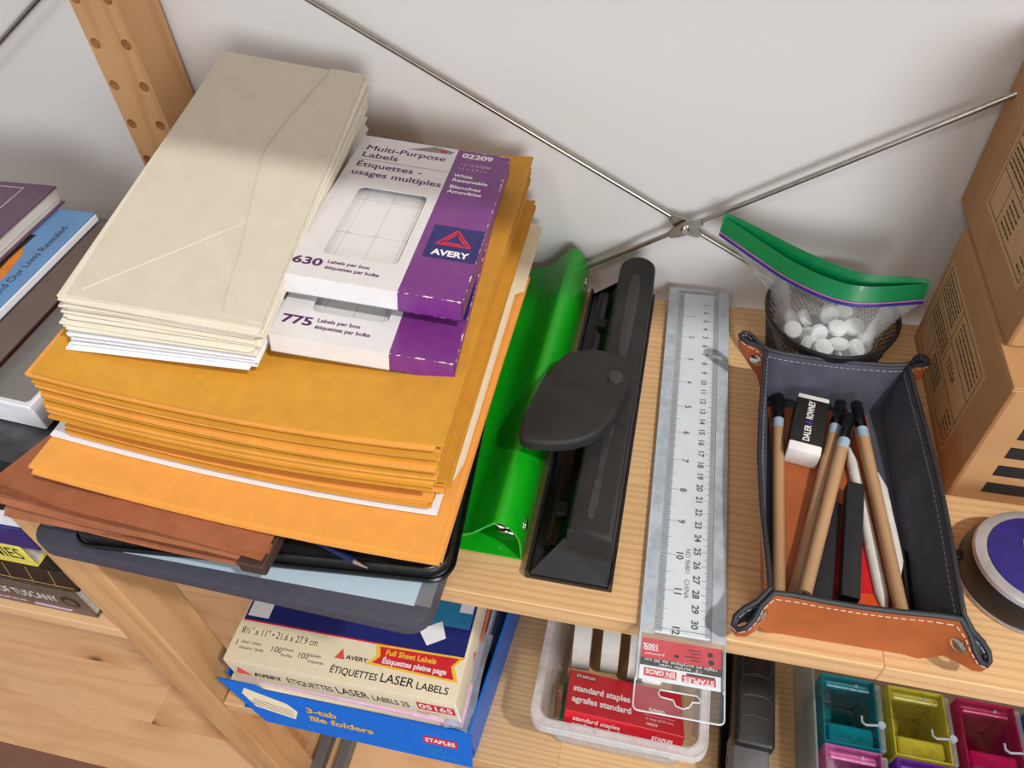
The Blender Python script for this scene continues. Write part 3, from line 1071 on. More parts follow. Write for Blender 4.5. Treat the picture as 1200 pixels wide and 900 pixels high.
text('EN GROS', .38, (-1.12, -33.14, zt2), 'white_ink', cd, rot=UP, align='CENTER', bold=.012, width=1.65)
text('100%', .42, (-1.75, -31.62, zt2), 'white_ink', cd, rot=UP, align='CENTER', bold=.012, width=.85)
flat(rect(-2.15, -1.3, -31.88, -31.82), 'white_ink', cd, 'print', C0, t=.014)
text('guaranteed', .22, (-1.5, -32.1, zt2), 'white_ink', cd, rot=UP, align='CENTER', width=1.1)
for px, py, w_ in ((1.1, -31.5, .8), (1.1, -31.68, .55), (1.1, -31.9, .9), (1.1, -32.1, .6)):
    flat(rect(px - w_, px, py - .03, py + .03), 'lilac_ink', cd, 'small_print', C0)
flat(circ(1.65, -31.6, .16, 10), 'white_ink', cd, 'icon', C0)
flat(circ(1.72, -32.05, .18, 8), 'white_ink', cd, 'icon', C0)
flat(circ(-.25, -32.0, .16, 10, .1), 'white_ink', cd, 'icon', C0)

# ================================================================== LEATHER TRAY
tr = thing('valet_tray', 'tan leather valet tray lined in charcoal suede with snapped corners', 'tray', (32.1, -19.2, 0.0))
# plan of the wall: straight sides plus a doubled loop at each corner; (x, y, ztop, zbot) for bottom and top
def wall_path():
    # corners listed clockwise from front-left; each gives inner corner top and tab tip
    cor = [((-4.55, -9.55), (-6.25, -11.3), 4.3, 2.7), ((5.25, -9.25), (7.0, -10.6), 4.3, 2.3),
           ((4.75, 9.55), (6.0, 10.35), 4.4, 4.6), ((-4.75, 9.55), (-6.55, 10.85), 4.4, 4.6)]
    tops, bots = [], []
    bc = [(-4.3, -9.75), (4.45, -9.65), (4.1, 8.9), (-3.95, 8.75)]
    n = 4
    for k in range(n):
        c, tip, zc_, zt__ = cor[k]
        c = Vector(c)
        tip = Vector(tip)
        d = (tip - c).normalized()
        s = Vector((d.y, -d.x))
        cb = Vector(bc[k])
        prevc = Vector(cor[k - 1][0])
        nextc = Vector(cor[(k + 1) % n][0])
        # arriving side is the previous wall, leaving side the next wall (counter clockwise order)
        sa = s if (prevc - c).dot(s) > 0 else -s
        base_in = Vector(bc[k])
        L = (tip - c).length
        seq = []
        for f_, wd in ((0.0, .15), (.35, .15), (.62, .38), (.86, .42)):
            seq.append((c + d * L * f_ + sa * wd, f_))
        tipp = [(c + d * L * 1.0 + sa * .18, 1.0), (c + d * L * 1.0 - sa * .18, 1.0)]
        seq2 = []
        for f_, wd in ((.86, .42), (.62, .38), (.35, .15), (0.0, .15)):
            seq2.append((c + d * L * f_ - sa * wd, f_))
        for p, f_ in seq + tipp + seq2:
            ztop = zc_ + (zt__ - zc_) * f_
            tops.append(Vector((p.x, p.y, ztop)))
            q = base_in.lerp(Vector((c.x, c.y)), f_) + (p - c) * (0.97 if f_ > 0 else 1.0)
            bots.append(Vector((q.x, q.y, 0.05 + (ztop - .75) * f_ ** .6)))
        # mid-points of the wall running to the next corner
        nb = Vector(bc[(k + 1) % n])
        for f_ in (.12, .3, .5, .7, .88):
            p = c.lerp(nextc, f_)
            out_ = Vector((0, -1)) if k == 0 else Vector((1, 0)) if k == 1 else Vector((0, 1)) if k == 2 else Vector((-1, 0))
            bul = (math.sin(f_ * math.pi)) * (0.05 if k == 0 else 0.55 if k in (1, 3) else 0.12)
            p = p + out_ * bul
            zt0 = cor[k][2] + (cor[(k + 1) % n][2] - cor[k][2]) * f_
            tops.append(Vector((p.x, p.y, zt0 - 0.35 * math.sin(f_ * math.pi))))
            q = base_in.lerp(nb, f_)
            bots.append(Vector((q.x, q.y, 0.05)))
    return tops, bots


tops, bots = wall_path()
# normals in plan
def offset_loop(loop, dist):
    out = []
    n = len(loop)
    for i in range(n):
        a, b = loop[i - 1], loop[(i + 1) % n]
        d = Vector((b.x - a.x, b.y - a.y)).normalized()
        out.append(loop[i] + Vector((d.y * dist, -d.x * dist, 0)))
    return out


def wall_solid(d0, d1, zup=0.0, zlow=0.0):
    """closed band between two offsets of the wall path (positive = outward)"""
    bb_ = B()
    ring = []
    upv = Vector((0, 0, zup))
    lov = Vector((0, 0, zlow))
    t0 = [p + upv for p in offset_loop(tops, d0)]
    t1 = [p + upv for p in offset_loop(tops, d1)]
    b0 = [p + lov for p in offset_loop(bots, d0)]
    b1 = [p + lov for p in offset_loop(bots, d1)]
    n = len(tops)
    bm_ = bb_.bm
    V = [[bm_.verts.new(p) for p in L] for L in (b0, t0, t1, b1)]
    for i in range(n):
        j = (i + 1) % n
        for a in range(4):
            b = (a + 1) % 4
            bm_.faces.new((V[a][i], V[a][j], V[b][j], V[b][i]))
    return bb_


wall_solid(0.0, 0.13).out('leather_wall', 'leather', tr, 50)
wall_solid(-0.13, 0.0, 0.0).out('suede_wall', 'suede', tr, 50)
# painted rim running all round the top edge
B().tube([p + Vector((0, 0, .02)) for p in tops], 0.165, 8, closed=True).out('painted_rim', 'edge_black', tr, 60)
# floor
fp = [(p.x, p.y) for p in bots if p.z < .2]
B().poly(fp, 0.02, 0.22).out('suede_floor', 'suede', tr)
# stitching: small dashes a little below the rim, outside (front) and inside (back, right)
bbo, bbi = B(), B()
nT = len(tops)
so = offset_loop(tops, 0.15)
si = offset_loop(tops, -0.15)
bo_, bi_ = offset_loop(bots, .15), offset_loop(bots, -.15)


def dashes(bb_, tl, bl, t_down):
    for i in range(nT):
        j = (i + 1) % nT
        a = tl[i].lerp(bl[i], t_down)
        b = tl[j].lerp(bl[j], t_down)
        L = (b - a).length
        k = max(1, int(L / .36))
        for q in range(k):
            p0 = a.lerp(b, (q + .15) / k)
            p1 = a.lerp(b, (q + .8) / k)
            if (p1 - p0).length > .05:
                bb_.tube([p0, p1], .032, 4)


dashes(bbo, so, bo_, .10)
dashes(bbi, si, bi_, .10)
bbo.out('stitching', 'thread', tr)['kind'] = 'stuff'
bbi.out('stitching', 'thread_grey', tr)['kind'] = 'stuff'
# snaps on the doubled corners
def snap(i, f_):
    p = (tops[i] * (1 - f_) + bots[i] * f_)
    a_, b_ = tops[i - 1], tops[(i + 1) % nT]
    d_ = Vector((b_.x - a_.x, b_.y - a_.y, 0)).normalized()
    n_ = Vector((d_.y, -d_.x, 0))
    M_ = Matrix.Translation(p + n_ * .12) @ n_.to_track_quat('Z', 'Y').to_matrix().to_4x4()
    B().lathe([(0.52, 0), (0.52, .08), (0.40, .17), (0.12, .2)], n=18, M=M_).out('snap', 'chrome', tr, 40)


for k in range(4):
    snap((k * 15 + 1) % nT, .45)
    snap((k * 15 + 8) % nT, .45)

# leather sheath and other things in the tray; floor top at 0.24
sh = thing('leather_sheath', 'flat tan leather sheath with stitched edge under the pencils', 'sheath', (32.3, -19.0, 0.24), (0, 0, R(3.0)))
B().poly(rrect(-3.75, 3.2, -7.6, 7.9, .3), 0, .22, bev=.05).out('leather_piece', 'leather', sh)
B().poly(rect(2.35, 3.15, -3, 7.7), .22, .36, bev=.04).out('edge_strip', 'leather', sh)
bb = B()
for k in range(24):
    bb.box(2.7, 2.78, -2.6 + k * .42, -2.38 + k * .42, .36, .39)
bb.out('stitching', 'thread', sh)['kind'] = 'stuff'
rc = thing('red_card', 'small red card under the charcoal sticks in the tray', 'card', (33.4, -24.2, 0.48), (0, 0, R(6)))
B().poly(rrect(-1.6, 1.3, -3.0, 3.0, .2), 0, .08, bev=.02).out('card', 'red_box', rc)
B().poly(rrect(-1.2, .9, -2.5, -1.6, .1), .08, .09).out('print', 'orange2', rc)

er = thing('eraser', 'white block eraser in a black paper band in the tray', 'eraser', (30.66, -13.9, 0.47), (0, 0, R(-9.5)))
B().box(-1.08, 1.08, -2.75, 2.65, 0, 1.6, .12, 2).out('rubber', 'eraser', er, 40)
B().box(-1.11, 1.11, -2.05, 2.25, -.01, 1.63, .12, 2).out('paper_band', 'black_ink', er, 40)
text('DALER', .62, (-.02, -1.08, 1.64), 'white_ink', er, rot=(0, 0, R(90)), align='CENTER', bold=.012, width=1.45)
text('ROWNEY', .62, (-.02, 1.12, 1.64), 'white_ink', er, rot=(0, 0, R(90)), align='CENTER', bold=.012, width=1.75)
flat([(-.3, .05), (0, .3), (.25, .05), (0, -.2)], 'violet', er, 'emblem', (0, -.12, 1.63))


def pencil(label, p0, p1):
    p0, p1 = Vector(p0), Vector(p1)
    d = p1 - p0
    L = d.length
    t = thing('charcoal_pencil', label, 'pencil', p0, d.to_track_quat('Z', 'Y').to_euler(), 'charcoal pencils in the tray')
    hexa = lambda r, z: [(r * math.cos(R(60 * k)), r * math.sin(R(60 * k)), z) for k in range(12)] if False else [(r * math.cos(R(30 * k)), r * math.sin(R(30 * k)), z) for k in range(12)]
    B().loft([hexa(.40, 0), hexa(.40, L - 3.3)]).out('wooden_shaft', 'pencil_wood', t, 50)
    B().loft([hexa(.405, L - 3.3), hexa(.405, L - 2.45)]).out('blue_band', 'pencil_blue', t, 50)
    B().loft([hexa(.405, L - 2.45), hexa(.405, L - .15), hexa(.28, L)]).out('dipped_end', 'black_gloss', t, 50)
    B().lathe([(.13, -.02), (.13, 0.01)], n=8).out('charcoal_core', 'charcoal', t)
    return t


pencil('leftmost wooden charcoal pencil, standing apart along the tray wall', (28.62, -27.6, .75), (28.86, -10.5, .82))
pencil('wooden charcoal pencil touching the eraser, left of a crossing pair', (29.45, -27.1, .95), (33.10, -11.0, 1.45))
pencil('wooden charcoal pencil right of the eraser, between two other pencils', (29.84, -27.3, 2.02), (33.43, -12.8, 2.1))
pencil('rightmost wooden charcoal pencil, crossing a white paper stump', (35.35, -27.35, 1.45), (34.05, -11.1, 1.65))


def stick(label, c, L, w, h, rz, rx):
    t = thing('charcoal_stick', label, 'charcoal stick', c, (R(rx), 0, R(rz)), 'charcoal sticks in the tray')
    B().box(-w / 2, w / 2, -L / 2, L / 2, 0, h, .06, 2).out('stick', 'charcoal', t, 40)
    B().box(-w / 2 + .02, w / 2 - .02, -L / 2 - .005, -L / 2 + .02, .04, h - .04).out('end_face', 'black_gloss', t)
    return t


stick('longer square black charcoal stick lying lower, left of the other stick', (31.35, -23.6, .60), 7.2, 1.3, 1.0, -8.5, 0)
stick('square black charcoal stick resting higher, beside the white stump', (32.8, -23.0, 1.35), 8.3, 1.05, 1.0, -6.3, 1)


def stump(label, p0, p1, r):
    p0, p1 = Vector(p0), Vector(p1)
    d = p1 - p0
    L = d.length
    t = thing('paper_stump', label, 'blending stump', p0, d.to_track_quat('Z', 'Y').to_euler(), 'blending stumps in the tray')
    B().lathe([(.06, 0), (r, 1.3), (r, L - 1.3), (.08, L)], n=14).out('rolled_paper', 'stump', t, 40)
    B().tube([(r * 1.01 * math.cos(a * .35), r * 1.01 * math.sin(a * .35), 1.5 + (L - 3.0) * a / 60) for a in range(61)], .012, 4).out('paper_seam', 'roll', t)
    return t


stump('longer white paper stump pointing towards the pencil tips', (34.75, -27.2, .62), (33.55, -14.7, 0.80), .38)
stump('shorter white paper stump lying furthest right in the tray', (35.85, -24.6, .62), (35.2, -16.6, .85), .40)
bp_ = thing('black_pencil', 'slim black pencil half hidden beside the rightmost wooden pencil', 'pencil', (36.0, -27.6, .62), (R(-90), 0, R(-2)))
B().lathe([(.10, 0), (.32, .9), (.32, 5.0), (.30, 5.1)], n=10).out('shaft', 'black_gloss', bp_, 40)
B().lathe([(.05, -.05), (.1, .02)], n=8).out('tip', 'charcoal', bp_)

# ================================================================== MESH CUP WITH BAG
cx, cy = 32.1, -4.55
cu_ = thing('mesh_cup', 'low black wire mesh cup holding a plastic bag behind the tray', 'cup', (cx, cy, 0))
RX, RY, H = 4.75, 5.15, 4.55
bb = B()
nh = 72
for k in range(nh):
    for sgn in (1, -1):
        pth = []
        for s_ in range(9):
            f_ = s_ / 8
            a = 2 * math.pi * k / nh + sgn * f_ * 0.62
            k2 = .84 + .16 * f_
            pth.append((RX * k2 * math.cos(a), RY * k2 * math.sin(a), .15 + (H - .3) * f_))
        bb.tube(pth, .035, 4, cap=False)
o = bb.out('wire_mesh_wall', 'black', cu_, 60)
o['kind'] = 'stuff'
ring = lambda k2, z_: [(RX * k2 * math.cos(2 * math.pi * i / 48), RY * k2 * math.sin(2 * math.pi * i / 48), z_) for i in range(48)]
B().loft([ring(.985, H - .55), ring(1.005, H - .55), ring(1.02, H), ring(.985, H), ring(.985, H - .55)], False, False).out('rim_band', 'black', cu_, 40)
B().tube(ring(1.0, H), .15, 6, closed=True).out('rim_wire', 'black', cu_, 60)
B().loft([ring(.84, 0), ring(.845, .2)]).out('base_plate', 'black', cu_, 40)
B().box(-.12, .12, -RY * .99, -RY * .985 + .1, .2, H - .3, M=Matrix.Rotation(R(-8), 4, 'Z')).out('mesh_seam', 'black', cu_)

bg = thing('zip_bag', 'clear zip bag with wide green opening strip standing in the mesh cup', 'bag', (cx, cy, 0))
zipf = smooth_path([(23.2, -1.0, 8.0), (25.95, -2.9, 7.4), (28.3, -4.7, 7.1), (31.1, -6.3, 7.0), (33.5, -6.65, 7.0), (37.5, -5.7, 7.05)], 5)
zipb = [p + Vector((0.1, 1.15, .35)) * math.sin(math.pi * min(1, max(0, i / (len(zipf) - 1)))) ** .7 for i, p in enumerate(zipf)]
org_ = Vector((cx, cy, 0))
zipf = [p - org_ for p in zipf]
zipb = [p - org_ for p in zipb]


def strip(path, zl, zh, lean, t=.03, taper=True):
    bb_ = B()
    n = len(path)
    ringz = []
    for i, p in enumerate(path):
        e_ = 1.0
        ln = Vector(lean) * e_
        lo = p + Vector((0, 0, zl)) + ln * 0
        hi = p + Vector((0, 0, zh * e_)) + ln
        ringz.append([lo, hi, hi + Vector((0, t, 0)), lo + Vector((0, t, 0))])
    return bb_.loft(ringz)


strip(zipf, .12, 1.35, (.15, .45, 0)).out('green_front_strip', 'bag_green', bg, 40)
strip(zipb, .12, 1.55, (.1, .45, 0)).out('green_back_strip', 'bag_green', bg, 40)
B().tube([p + Vector((0, -.05, 0)) for p in zipf], .11, 6).out('zip_track', 'bag_zip', bg, 60)
B().tube([p + Vector((0, -.05, .2)) for p in zipf], .06, 6).out('zip_track_ridge', 'bag_zip2', bg, 60)
B().tube([p + Vector((0, .05, 0)) for p in zipb], .09, 6).out('zip_track', 'bag_zip', bg, 60)
# clear body: lip loop down to a pouch inside the cup
lip = zipf + zipb[::-1][1:-1]
m_ = len(lip)
rings = []
for s_ in range(7):
    f_ = s_ / 6
    rg = []
    for i, p in enumerate(lip):
        a = math.atan2(p.y + 0.0, p.x)
        q = Vector((3.85 * math.cos(a), 4.1 * math.sin(a), 0))
        k2 = (0, .35, .7, .95, 1.0, .95, .7)[s_]
        zz = p.z * (1 - min(1, k2 * 1.0)) + (4.0, 4.0, 3.8, 3.4, 2.6, 1.2, .45)[s_] * min(1, k2 * 1.0) if s_ < 6 else .45
        w = Vector((p.x, p.y, 0)).lerp(q, min(1, k2)) if s_ < 5 else q * (.96, .8)[s_ - 5]
        cr = .12 * math.sin(i * 2.3 + s_ * 1.7) * (1 if 0 < s_ < 5 else 0)
        rg.append(Vector((w.x + cr * .5, w.y + cr * .5, zz + cr)))
    rings.append(rg)
B().loft(rings, False, True).out('clear_pouch', 'bag', bg, 70)
tb = B().lathe([(.5, 0), (.68, .1), (.7, .35), (.66, .5), (.5, .55)], n=18).out('white_tablet', 'tablet', None, 40)
spots = [(-2.6, -1.0, 3.0, 30, 10), (-1.6, -2.3, 3.1, 70, 40), (-.5, -2.9, 3.2, 20, 10), (.6, -2.6, 3.3, -15, 20), (1.7, -2.5, 3.2, 40, 70), (2.5, -1.3, 3.0, 35, 120),
         (-.9, -1.3, 3.5, 75, 20), (.5, -1.2, 3.7, 8, 0), (1.5, -.7, 3.5, 20, 60), (-1.9, .1, 3.3, 50, 90), (.0, .3, 3.6, 30, 10), (1.1, 1.0, 3.4, 10, 5),
         (-.2, -2.2, 2.2, 10, 0), (1.2, -2.0, 2.2, 30, 45), (-1.3, -.6, 2.2, 5, 0), (2.1, .5, 2.6, 15, 30), (-2.5, .8, 2.4, 25, 80), (.3, 1.9, 2.6, 35, 20)]
for i, (x, y, z_, tl, az) in enumerate(spots):
    e = tb if i == 0 else tb.copy()
    if i:
        COL.objects.link(e)
    e.location = Vector((cx + x, cy + y, z_ - .1)) * CM
    e.rotation_euler = (R(tl), 0, R(az))
    tag(e, 'small round white tablet inside the clear bag in the mesh cup', 'tablet', 'white tablets inside the bag')

# ================================================================== CARDBOARD BOXES
def label_face(t, y0, y1, z0, z1, xf, big):
    """printed label on the left face (local x = xf), with frame lines and text lines"""
    B().box(xf - .02, xf, y0, y1, z0, z1).out('paper_label', 'cardboard_label', t)
    L = y1 - y0
    Hh = z1 - z0
    bb_ = B()

    def ln(ya, yb, za, zb):
        bb_.box(xf - .03, xf - .02, min(ya, yb) - .03, max(ya, yb) + .03, min(za, zb) - .03, max(za, zb) + .03)
    m0 = .35
    ln(y0 + m0, y1 - m0, z0 + m0, z0 + m0)
    ln(y0 + m0, y1 - m0, z1 - m0, z1 - m0)
    ln(y0 + m0, y0 + m0, z0 + m0, z1 - m0)
    ln(y1 - m0, y1 - m0, z0 + m0, z1 - m0)
    for q in (.34, .62):
        ln(y0 + m0, y1 - m0, z0 + Hh * q, z0 + Hh * q)
    ln(y0 + L * .55, y0 + L * .55, z0 + Hh * .62, z1 - m0)
    ln(y0 + L * .52, y0 + L * .52, z0 + Hh * .34, z0 + Hh * .62)
    ln(y0 + L * .72, y0 + L * .72, z0 + m0, z0 + Hh * .34)
    bb_.out('label_rules', 'ink', t)
    bb_ = B()

    def lines(ya, yb, za, zb, n):
        for i in range(n):
            zz = za + (zb - za) * (i + .5) / n
            yy = ya
            while yy > yb:
                w_ = rnd.uniform(.12, .5)
                bb_.box(xf - .03, xf - .02, max(yb, yy - w_), yy, zz - .07, zz + .07)
                yy -= w_ + .09
    lines(y1 - .6, y0 + L * .60, z0 + Hh * .66, z1 - .6, 6)
    lines(y1 - .6, y0 + L * .55, z0 + Hh * .38, z0 + Hh * .58, 5)
    lines(y1 - L * .35, y0 + L * .42, z0 + .6, z0 + Hh * .30, 5)
    lines(y0 + L * .50, y0 + .7, z0 + Hh * .68, z1 - .7, 4)
    lines(y0 + L * .18, y0 + .6, z0 + Hh * .06, z0 + Hh * .30, 4)
    o_ = bb_.out('small_print', 'ink', t)
    o_['kind'] = 'stuff'
    text('TZ/20A', .95, (xf - .03, y0 + L * .47, z0 + Hh * .48), 'ink', t, rot=LEFTF, bold=.01, width=2.4)


def carton(label, x0, x1, y0, y1, z0, z1, bars):
    t = thing('cardboard_box', label, 'box', ((x0 + x1) / 2, (y0 + y1) / 2, z0))
    w, d, h = (x1 - x0) / 2, (y1 - y0) / 2, z1 - z0
    B().box(-w, w, -d, d, .0, h - .12, .12, 2).out('carton', 'cardboard', t)
    B().box(-w + .05, -.05, -d + .05, d - .05, h - .12, h, .05).out('top_flap', 'cardboard', t)
    B().box(.05, w - .05, -d + .05, d - .05, h - .12, h, .05).out('top_flap', 'cardboard', t)
    B().box(-w - .015, -w + .3, -d - .02, -d + .14, .1, h - .2, .06).out('corner_edge', mat('board_edge' + bars, (150, 106, 66), .8), t)
    return t, w, d, h


t, w, d, h = carton('lower cardboard box with a printed label and black bars beside the tray', 39.65, 63, -17.05, -1.4, 0.0, 10.6, 'a')
label_face(t, -13.9 + 9.22, -2.2 + 9.22, .75, 8.3, -w, True)
for i, zz in enumerate((.95, 2.75, 4.55, 6.35)):
    x0_ = -w + 1.85
    B().box(x0_, w - 2, -d - .015, -d, zz, zz + 1.05).out('black_bar', 'black_ink', t)
t, w, d, h = carton('upper cardboard box with printed label, stacked on another cardboard box', 39.9, 63.5, -13.55, 1.9, 10.65, 23.6, 'b')
label_face(t, -11.6 + 5.82, -2.4 + 5.82, 2.6, 11.2, -w, True)
text('Y-CABLE  UPC', .5, (-w - .03, 3.2, 1.9), 'ink', t, rot=LEFTF, width=3.2) if False else None

# ================================================================== ROUND DEVICE
dv = thing('keypad_device', 'round indigo keypad device with silver rim at the right edge', 'device', (43.15, -22.75, 0.0), (0, 0, R(-8)))
B().lathe([(3.55, 0), (3.78, .15), (3.82, .35)], n=48).out('chrome_foot', 'device_silver', dv, 40)
B().lathe([(3.75, .35), (3.78, .6), (3.72, 1.5), (3.5, 2.1)], n=48).out('black_body', 'black', dv, 40)
B().lathe([(3.5, 2.1), (3.42, 2.35), (3.05, 2.5), (2.85, 2.48)], n=48).out('silver_rim', 'device_silver', dv, 40)
B().lathe([(2.86, 2.42), (2.8, 2.56), (2.2, 2.62)], n=48).out('indigo_face', 'device_blue', dv, 40)
for k, (kx, ky) in enumerate([(-.35, 1.75), (-.45, .75), (-.4, -.25), (-.2, -1.2), (.85, 1.75), (.8, .75), (.85, -.25), (1.0, -1.2)]):
    kk = B().poly(rrect(kx - .45, kx + .5, ky - .38, ky + .38, .16, 3), 2.6, 2.78, bev=.05).out('key', 'key', dv, 40)
    B().poly(rect(kx - .12, kx + .22, ky - .12, ky + .12), 2.78, 2.785).out('key_mark', 'ink', kk)
B().box(-4.0, -3.6, -.3, .3, .7, 1.1, .08).out('side_button', 'black', dv)
text('E', .5, (-1.75, -.1, 2.62), 'violet', dv, rot=(0, 0, R(90)), align='CENTER') if False else None

# ================================================================== LOWER SHELF, zL = -35.2
ZL = -35.2
fb = thing('file_folder_box', 'open bright blue file folder carton on the lower shelf', 'box', (-5.6, -16.0, ZL), (0, 0, R(0)))
HB = 5.7
front = [(-9.2, 0.0), (12.7, 0.0), (12.75, HB - .2), (12.4, HB), (-8.4, HB - .3), (-9.2, HB + .2), (-13.4, HB + .15)]
FM = Matrix.Translation((0, -14.75, 0)) @ Matrix.Rotation(R(76), 4, 'X')
FRL = (R(76), 0, 0)


def fpos(x, z_, o_=.12):
    v_ = FM @ Vector((x, z_, o_))
    return (v_.x, v_.y, v_.z)


B().poly(front, -.1, .06, M=FM).out('front_wall', 'blue_box', fb)
B().box(-.1, .1, 0, 28, 0, HB + .6, M=Matrix.Translation((12.6, -13.6, 0)) @ Matrix.Rotation(R(-5), 4, 'Z')).out('side_wall', 'blue_box', fb)
B().box(-12.9, -12.7, -12.6, 14, 0, HB - .3).out('side_wall', 'blue_box', fb)
B().box(-12.7, 12.6, 13.8, 14, 0, HB).out('rear_wall', 'blue_box', fb)
B().box(-12.1, 12.6, -13.9, 13.9, 0, .12).out('bottom', 'blue_box_dark', fb)
text('3-tab', 1.2, fpos(-4.2, 3.75), 'gold_ink', fb, rot=FRL, bold=.04, width=3.2)
text('file folders', 1.2, fpos(-4.0, 2.5), 'gold_ink', fb, rot=FRL, bold=.04, width=6.8)
flat([(-11.0, 4.3), (-9.8, 2.5), (-5.6, 1.7), (-5.2, 3.0), (-6.2, 4.0), (-10.6, 5.2)], 'folder', fb, 'folder_picture', fpos(0, 0, .07), FRL, .03)
for q in range(3):
    flat([(-10.3 + q * .25, 3.0 + q * .35), (-5.7, 2.1 + q * .4), (-5.7, 2.16 + q * .4), (-10.3 + q * .25, 3.08 + q * .35)], 'ink', fb, 'picture_line', fpos(0, 0, .1), FRL, .012)
flat(rrect(7.9, 11.3, 2.7, 3.8, .1, 2), 'red_ink', fb, 'logo_panel', fpos(0, 0, .07), FRL, .03)
text('STAPLES', .85, fpos(9.6, 3.25), 'white_ink', fb, rot=FRL, align='CENTER', bold=.02, width=3.0)
for q, w_ in enumerate((1.6, 1.9, 1.4, 3.4)):
    flat(rect(8.2, 8.2 + w_, 2.0 - q * .42, 2.12 - q * .42), 'teal_print', fb, 'small_print', fpos(0, 0, .07), FRL, .02)
# folders standing in the box on its right side
xs_ = [(10.9, 'folder', HB + 2.6, 'buff'), (11.2, 'folder_blue', HB + 2.9, 'deep blue'), (11.5, 'folder_red', HB + 1.6, 'red'), (11.8, 'folder_orange', HB + 1.9, 'orange'), (12.15, 'pale_blue', HB + 1.2, 'pale blue')]
for k, (fx, m, hh, nm) in enumerate(xs_):
    f_ = B().box(-.06, .06, -9.0 + k * 1.2, 12.5, .2, hh).out('hanging_folder', m, None)
    f_.matrix_world = fb.matrix_basis @ Matrix.Translation(Vector((fx, 0, 0)) * CM)
    tag(f_, '%s card folder standing at the right inside the blue carton' % nm, 'folder', 'folders inside the blue carton')
wp = B()
wp.sheet(lambda u, v: (10.2 + 2.5 * u, -13.6 + 9.5 * v, HB + .6 + .5 * math.sin(u * 4 + v * 7) + .6 * v), 6, 12, .02)
o = wp.out('plastic_wrap', 'wrap_clear', None, 40)
o.matrix_world = fb.matrix_basis.copy()
tag(o, 'crumpled clear wrap over the right end of the blue carton', 'wrap')
wp = B()
wp.sheet(lambda u, v: (-8.6 + 13 * u, -13.95 + 1.5 * v, HB + .25 - .9 * (1 - v) * (.3 + .7 * math.sin(u * 3.1)) + .2 * math.sin(u * 9)), 12, 3, .02)
# supplies filling the carton below the label carton
o = B().box(-12.3, 10.4, -13.3, 13.2, .3, HB - .4, .1).out('folder_bundle', 'folder', None)
o.matrix_world = fb.matrix_basis.copy()
tag(o, 'buff folder bundle filling the blue carton', 'folder')
o = B().box(-11.2, 12.0, -12.9, 13, 0, .5, .05).out('pink_sheets', 'pink', None, loc=(-5.55, -16.15, ZL + HB + .02), rot=(0, R(-.8), R(-.6)))
tag(o, 'pink paper sheets between the cream label carton and the blue carton', 'paper')
wp.bm.free()

lb = thing('laser_label_box', 'cream laser label carton with navy panel lying on the blue carton', 'box', (-5.45, -14.75, ZL + HB + .45), (0, R(-1.0), R(0.3)))
HL = 4.4
B().box(-11.5, 11.5, -14.2, 14.2, 0, HL, .18, 2).out('carton', 'laser_box', lb, 40)
B().box(11.35, 11.53, -14.25, -14.05, .1, HL - .1, .05).out('worn_corner', 'white', lb)
zt3 = HL + .012
flat(rect(-11.2, 11.2, -10.0, 14.0), 'navy_top', lb, 'navy_panel', (0, 0, HL), t=.008)
flat(rect(-11.2, 11.2, -10.12, -9.98), 'red_ink', lb, 'red_rule', (0, 0, HL), t=.01)
flat(rect(-11.0, -8.8, -9.6, 2.0), 'white', lb, 'page_picture', (0, 0, HL), t=.014)
flat(rect(-2.6, 0.4, -8.2, -5.6), 'white', lb, 'page_picture', (0, 0, HL), t=.014)
flat(rect(2.0, 11.0, -7.2, 6.0), 'teal_print', lb, 'picture', (0, 0, HL), t=.012)
flat([(6.2, -8.0), (8.2, -6.8), (9.0, -8.4), (7.4, -9.4)], 'white', lb, 'page_picture', (0, 0, HL), t=.016)
flat(rect(9.6, 10.9, -5.6, -2.6), 'white', lb, 'page_picture', (0, 0, HL), t=.016)
flat([(2.6, -10.1), (11.3, -9.9), (10.5, -10.9), (11.2, -12.3), (2.2, -12.1), (3.0, -11.2)], 'yellow_ink', lb, 'flag', (0, 0, HL), t=.018)
flat([(3.1, -10.3), (10.8, -10.1), (10.2, -10.95), (10.75, -12.1), (2.8, -11.9), (3.4, -11.2)], 'red_ink', lb, 'flag', (0, 0, HL), t=.026)
text('Full Sheet Labels', .72, (3.8, -10.75, zt3 + .02), 'yellow_ink', lb, bold=.02, width=4.9)
text('Étiquettes pleine page', .72, (3.7, -11.55, zt3 + .02), 'white_ink', lb, bold=.02, width=6.2)
text('8½" x 11" • 21.6 x 27.9 cm', .95, (-10.9, -11.1, zt3), 'ink', lb, width=7.9)
text('1', .8, (-11.0, -12.4, zt3), 'ink', lb)
text('label / sheet', .42, (-10.4, -12.2, zt3), 'ink', lb, width=2.0)
text('étiquette / feuille', .42, (-10.4, -12.75, zt3), 'ink', lb, width=2.5)
text('100', .8, (-7.3, -12.4, zt3), 'ink', lb, width=1.0)
text('sheets', .42, (-6.1, -12.2, zt3), 'ink', lb, width=1.1)
text('feuilles', .42, (-6.1, -12.75, zt3), 'ink', lb, width=1.2)
text('100', .8, (-4.5, -12.5, zt3), 'ink', lb, width=1.0)
text('labels', .42, (-3.3, -12.3, zt3), 'ink', lb, width=1.1)
text('étiquettes', .42, (-3.3, -12.85, zt3), 'ink', lb, width=1.6)
flat([(-.9, -12.1), (.1, -12.1), (-.35, -11.1)], 'orange_red', lb, 'logo', (0, 0, HL), t=.012)
text('AVERY', .55, (.2, -11.85, zt3), 'black_ink', lb, bold=.014, width=2.2)
text('ÉTIQUETTES', .9, (-.9, -13.2, zt3), 'black_ink', lb, bold=.01, width=4.6)
text('LASER', 1.15, (4.0, -13.1, zt3), 'black_ink', lb, bold=.01, width=3.2)
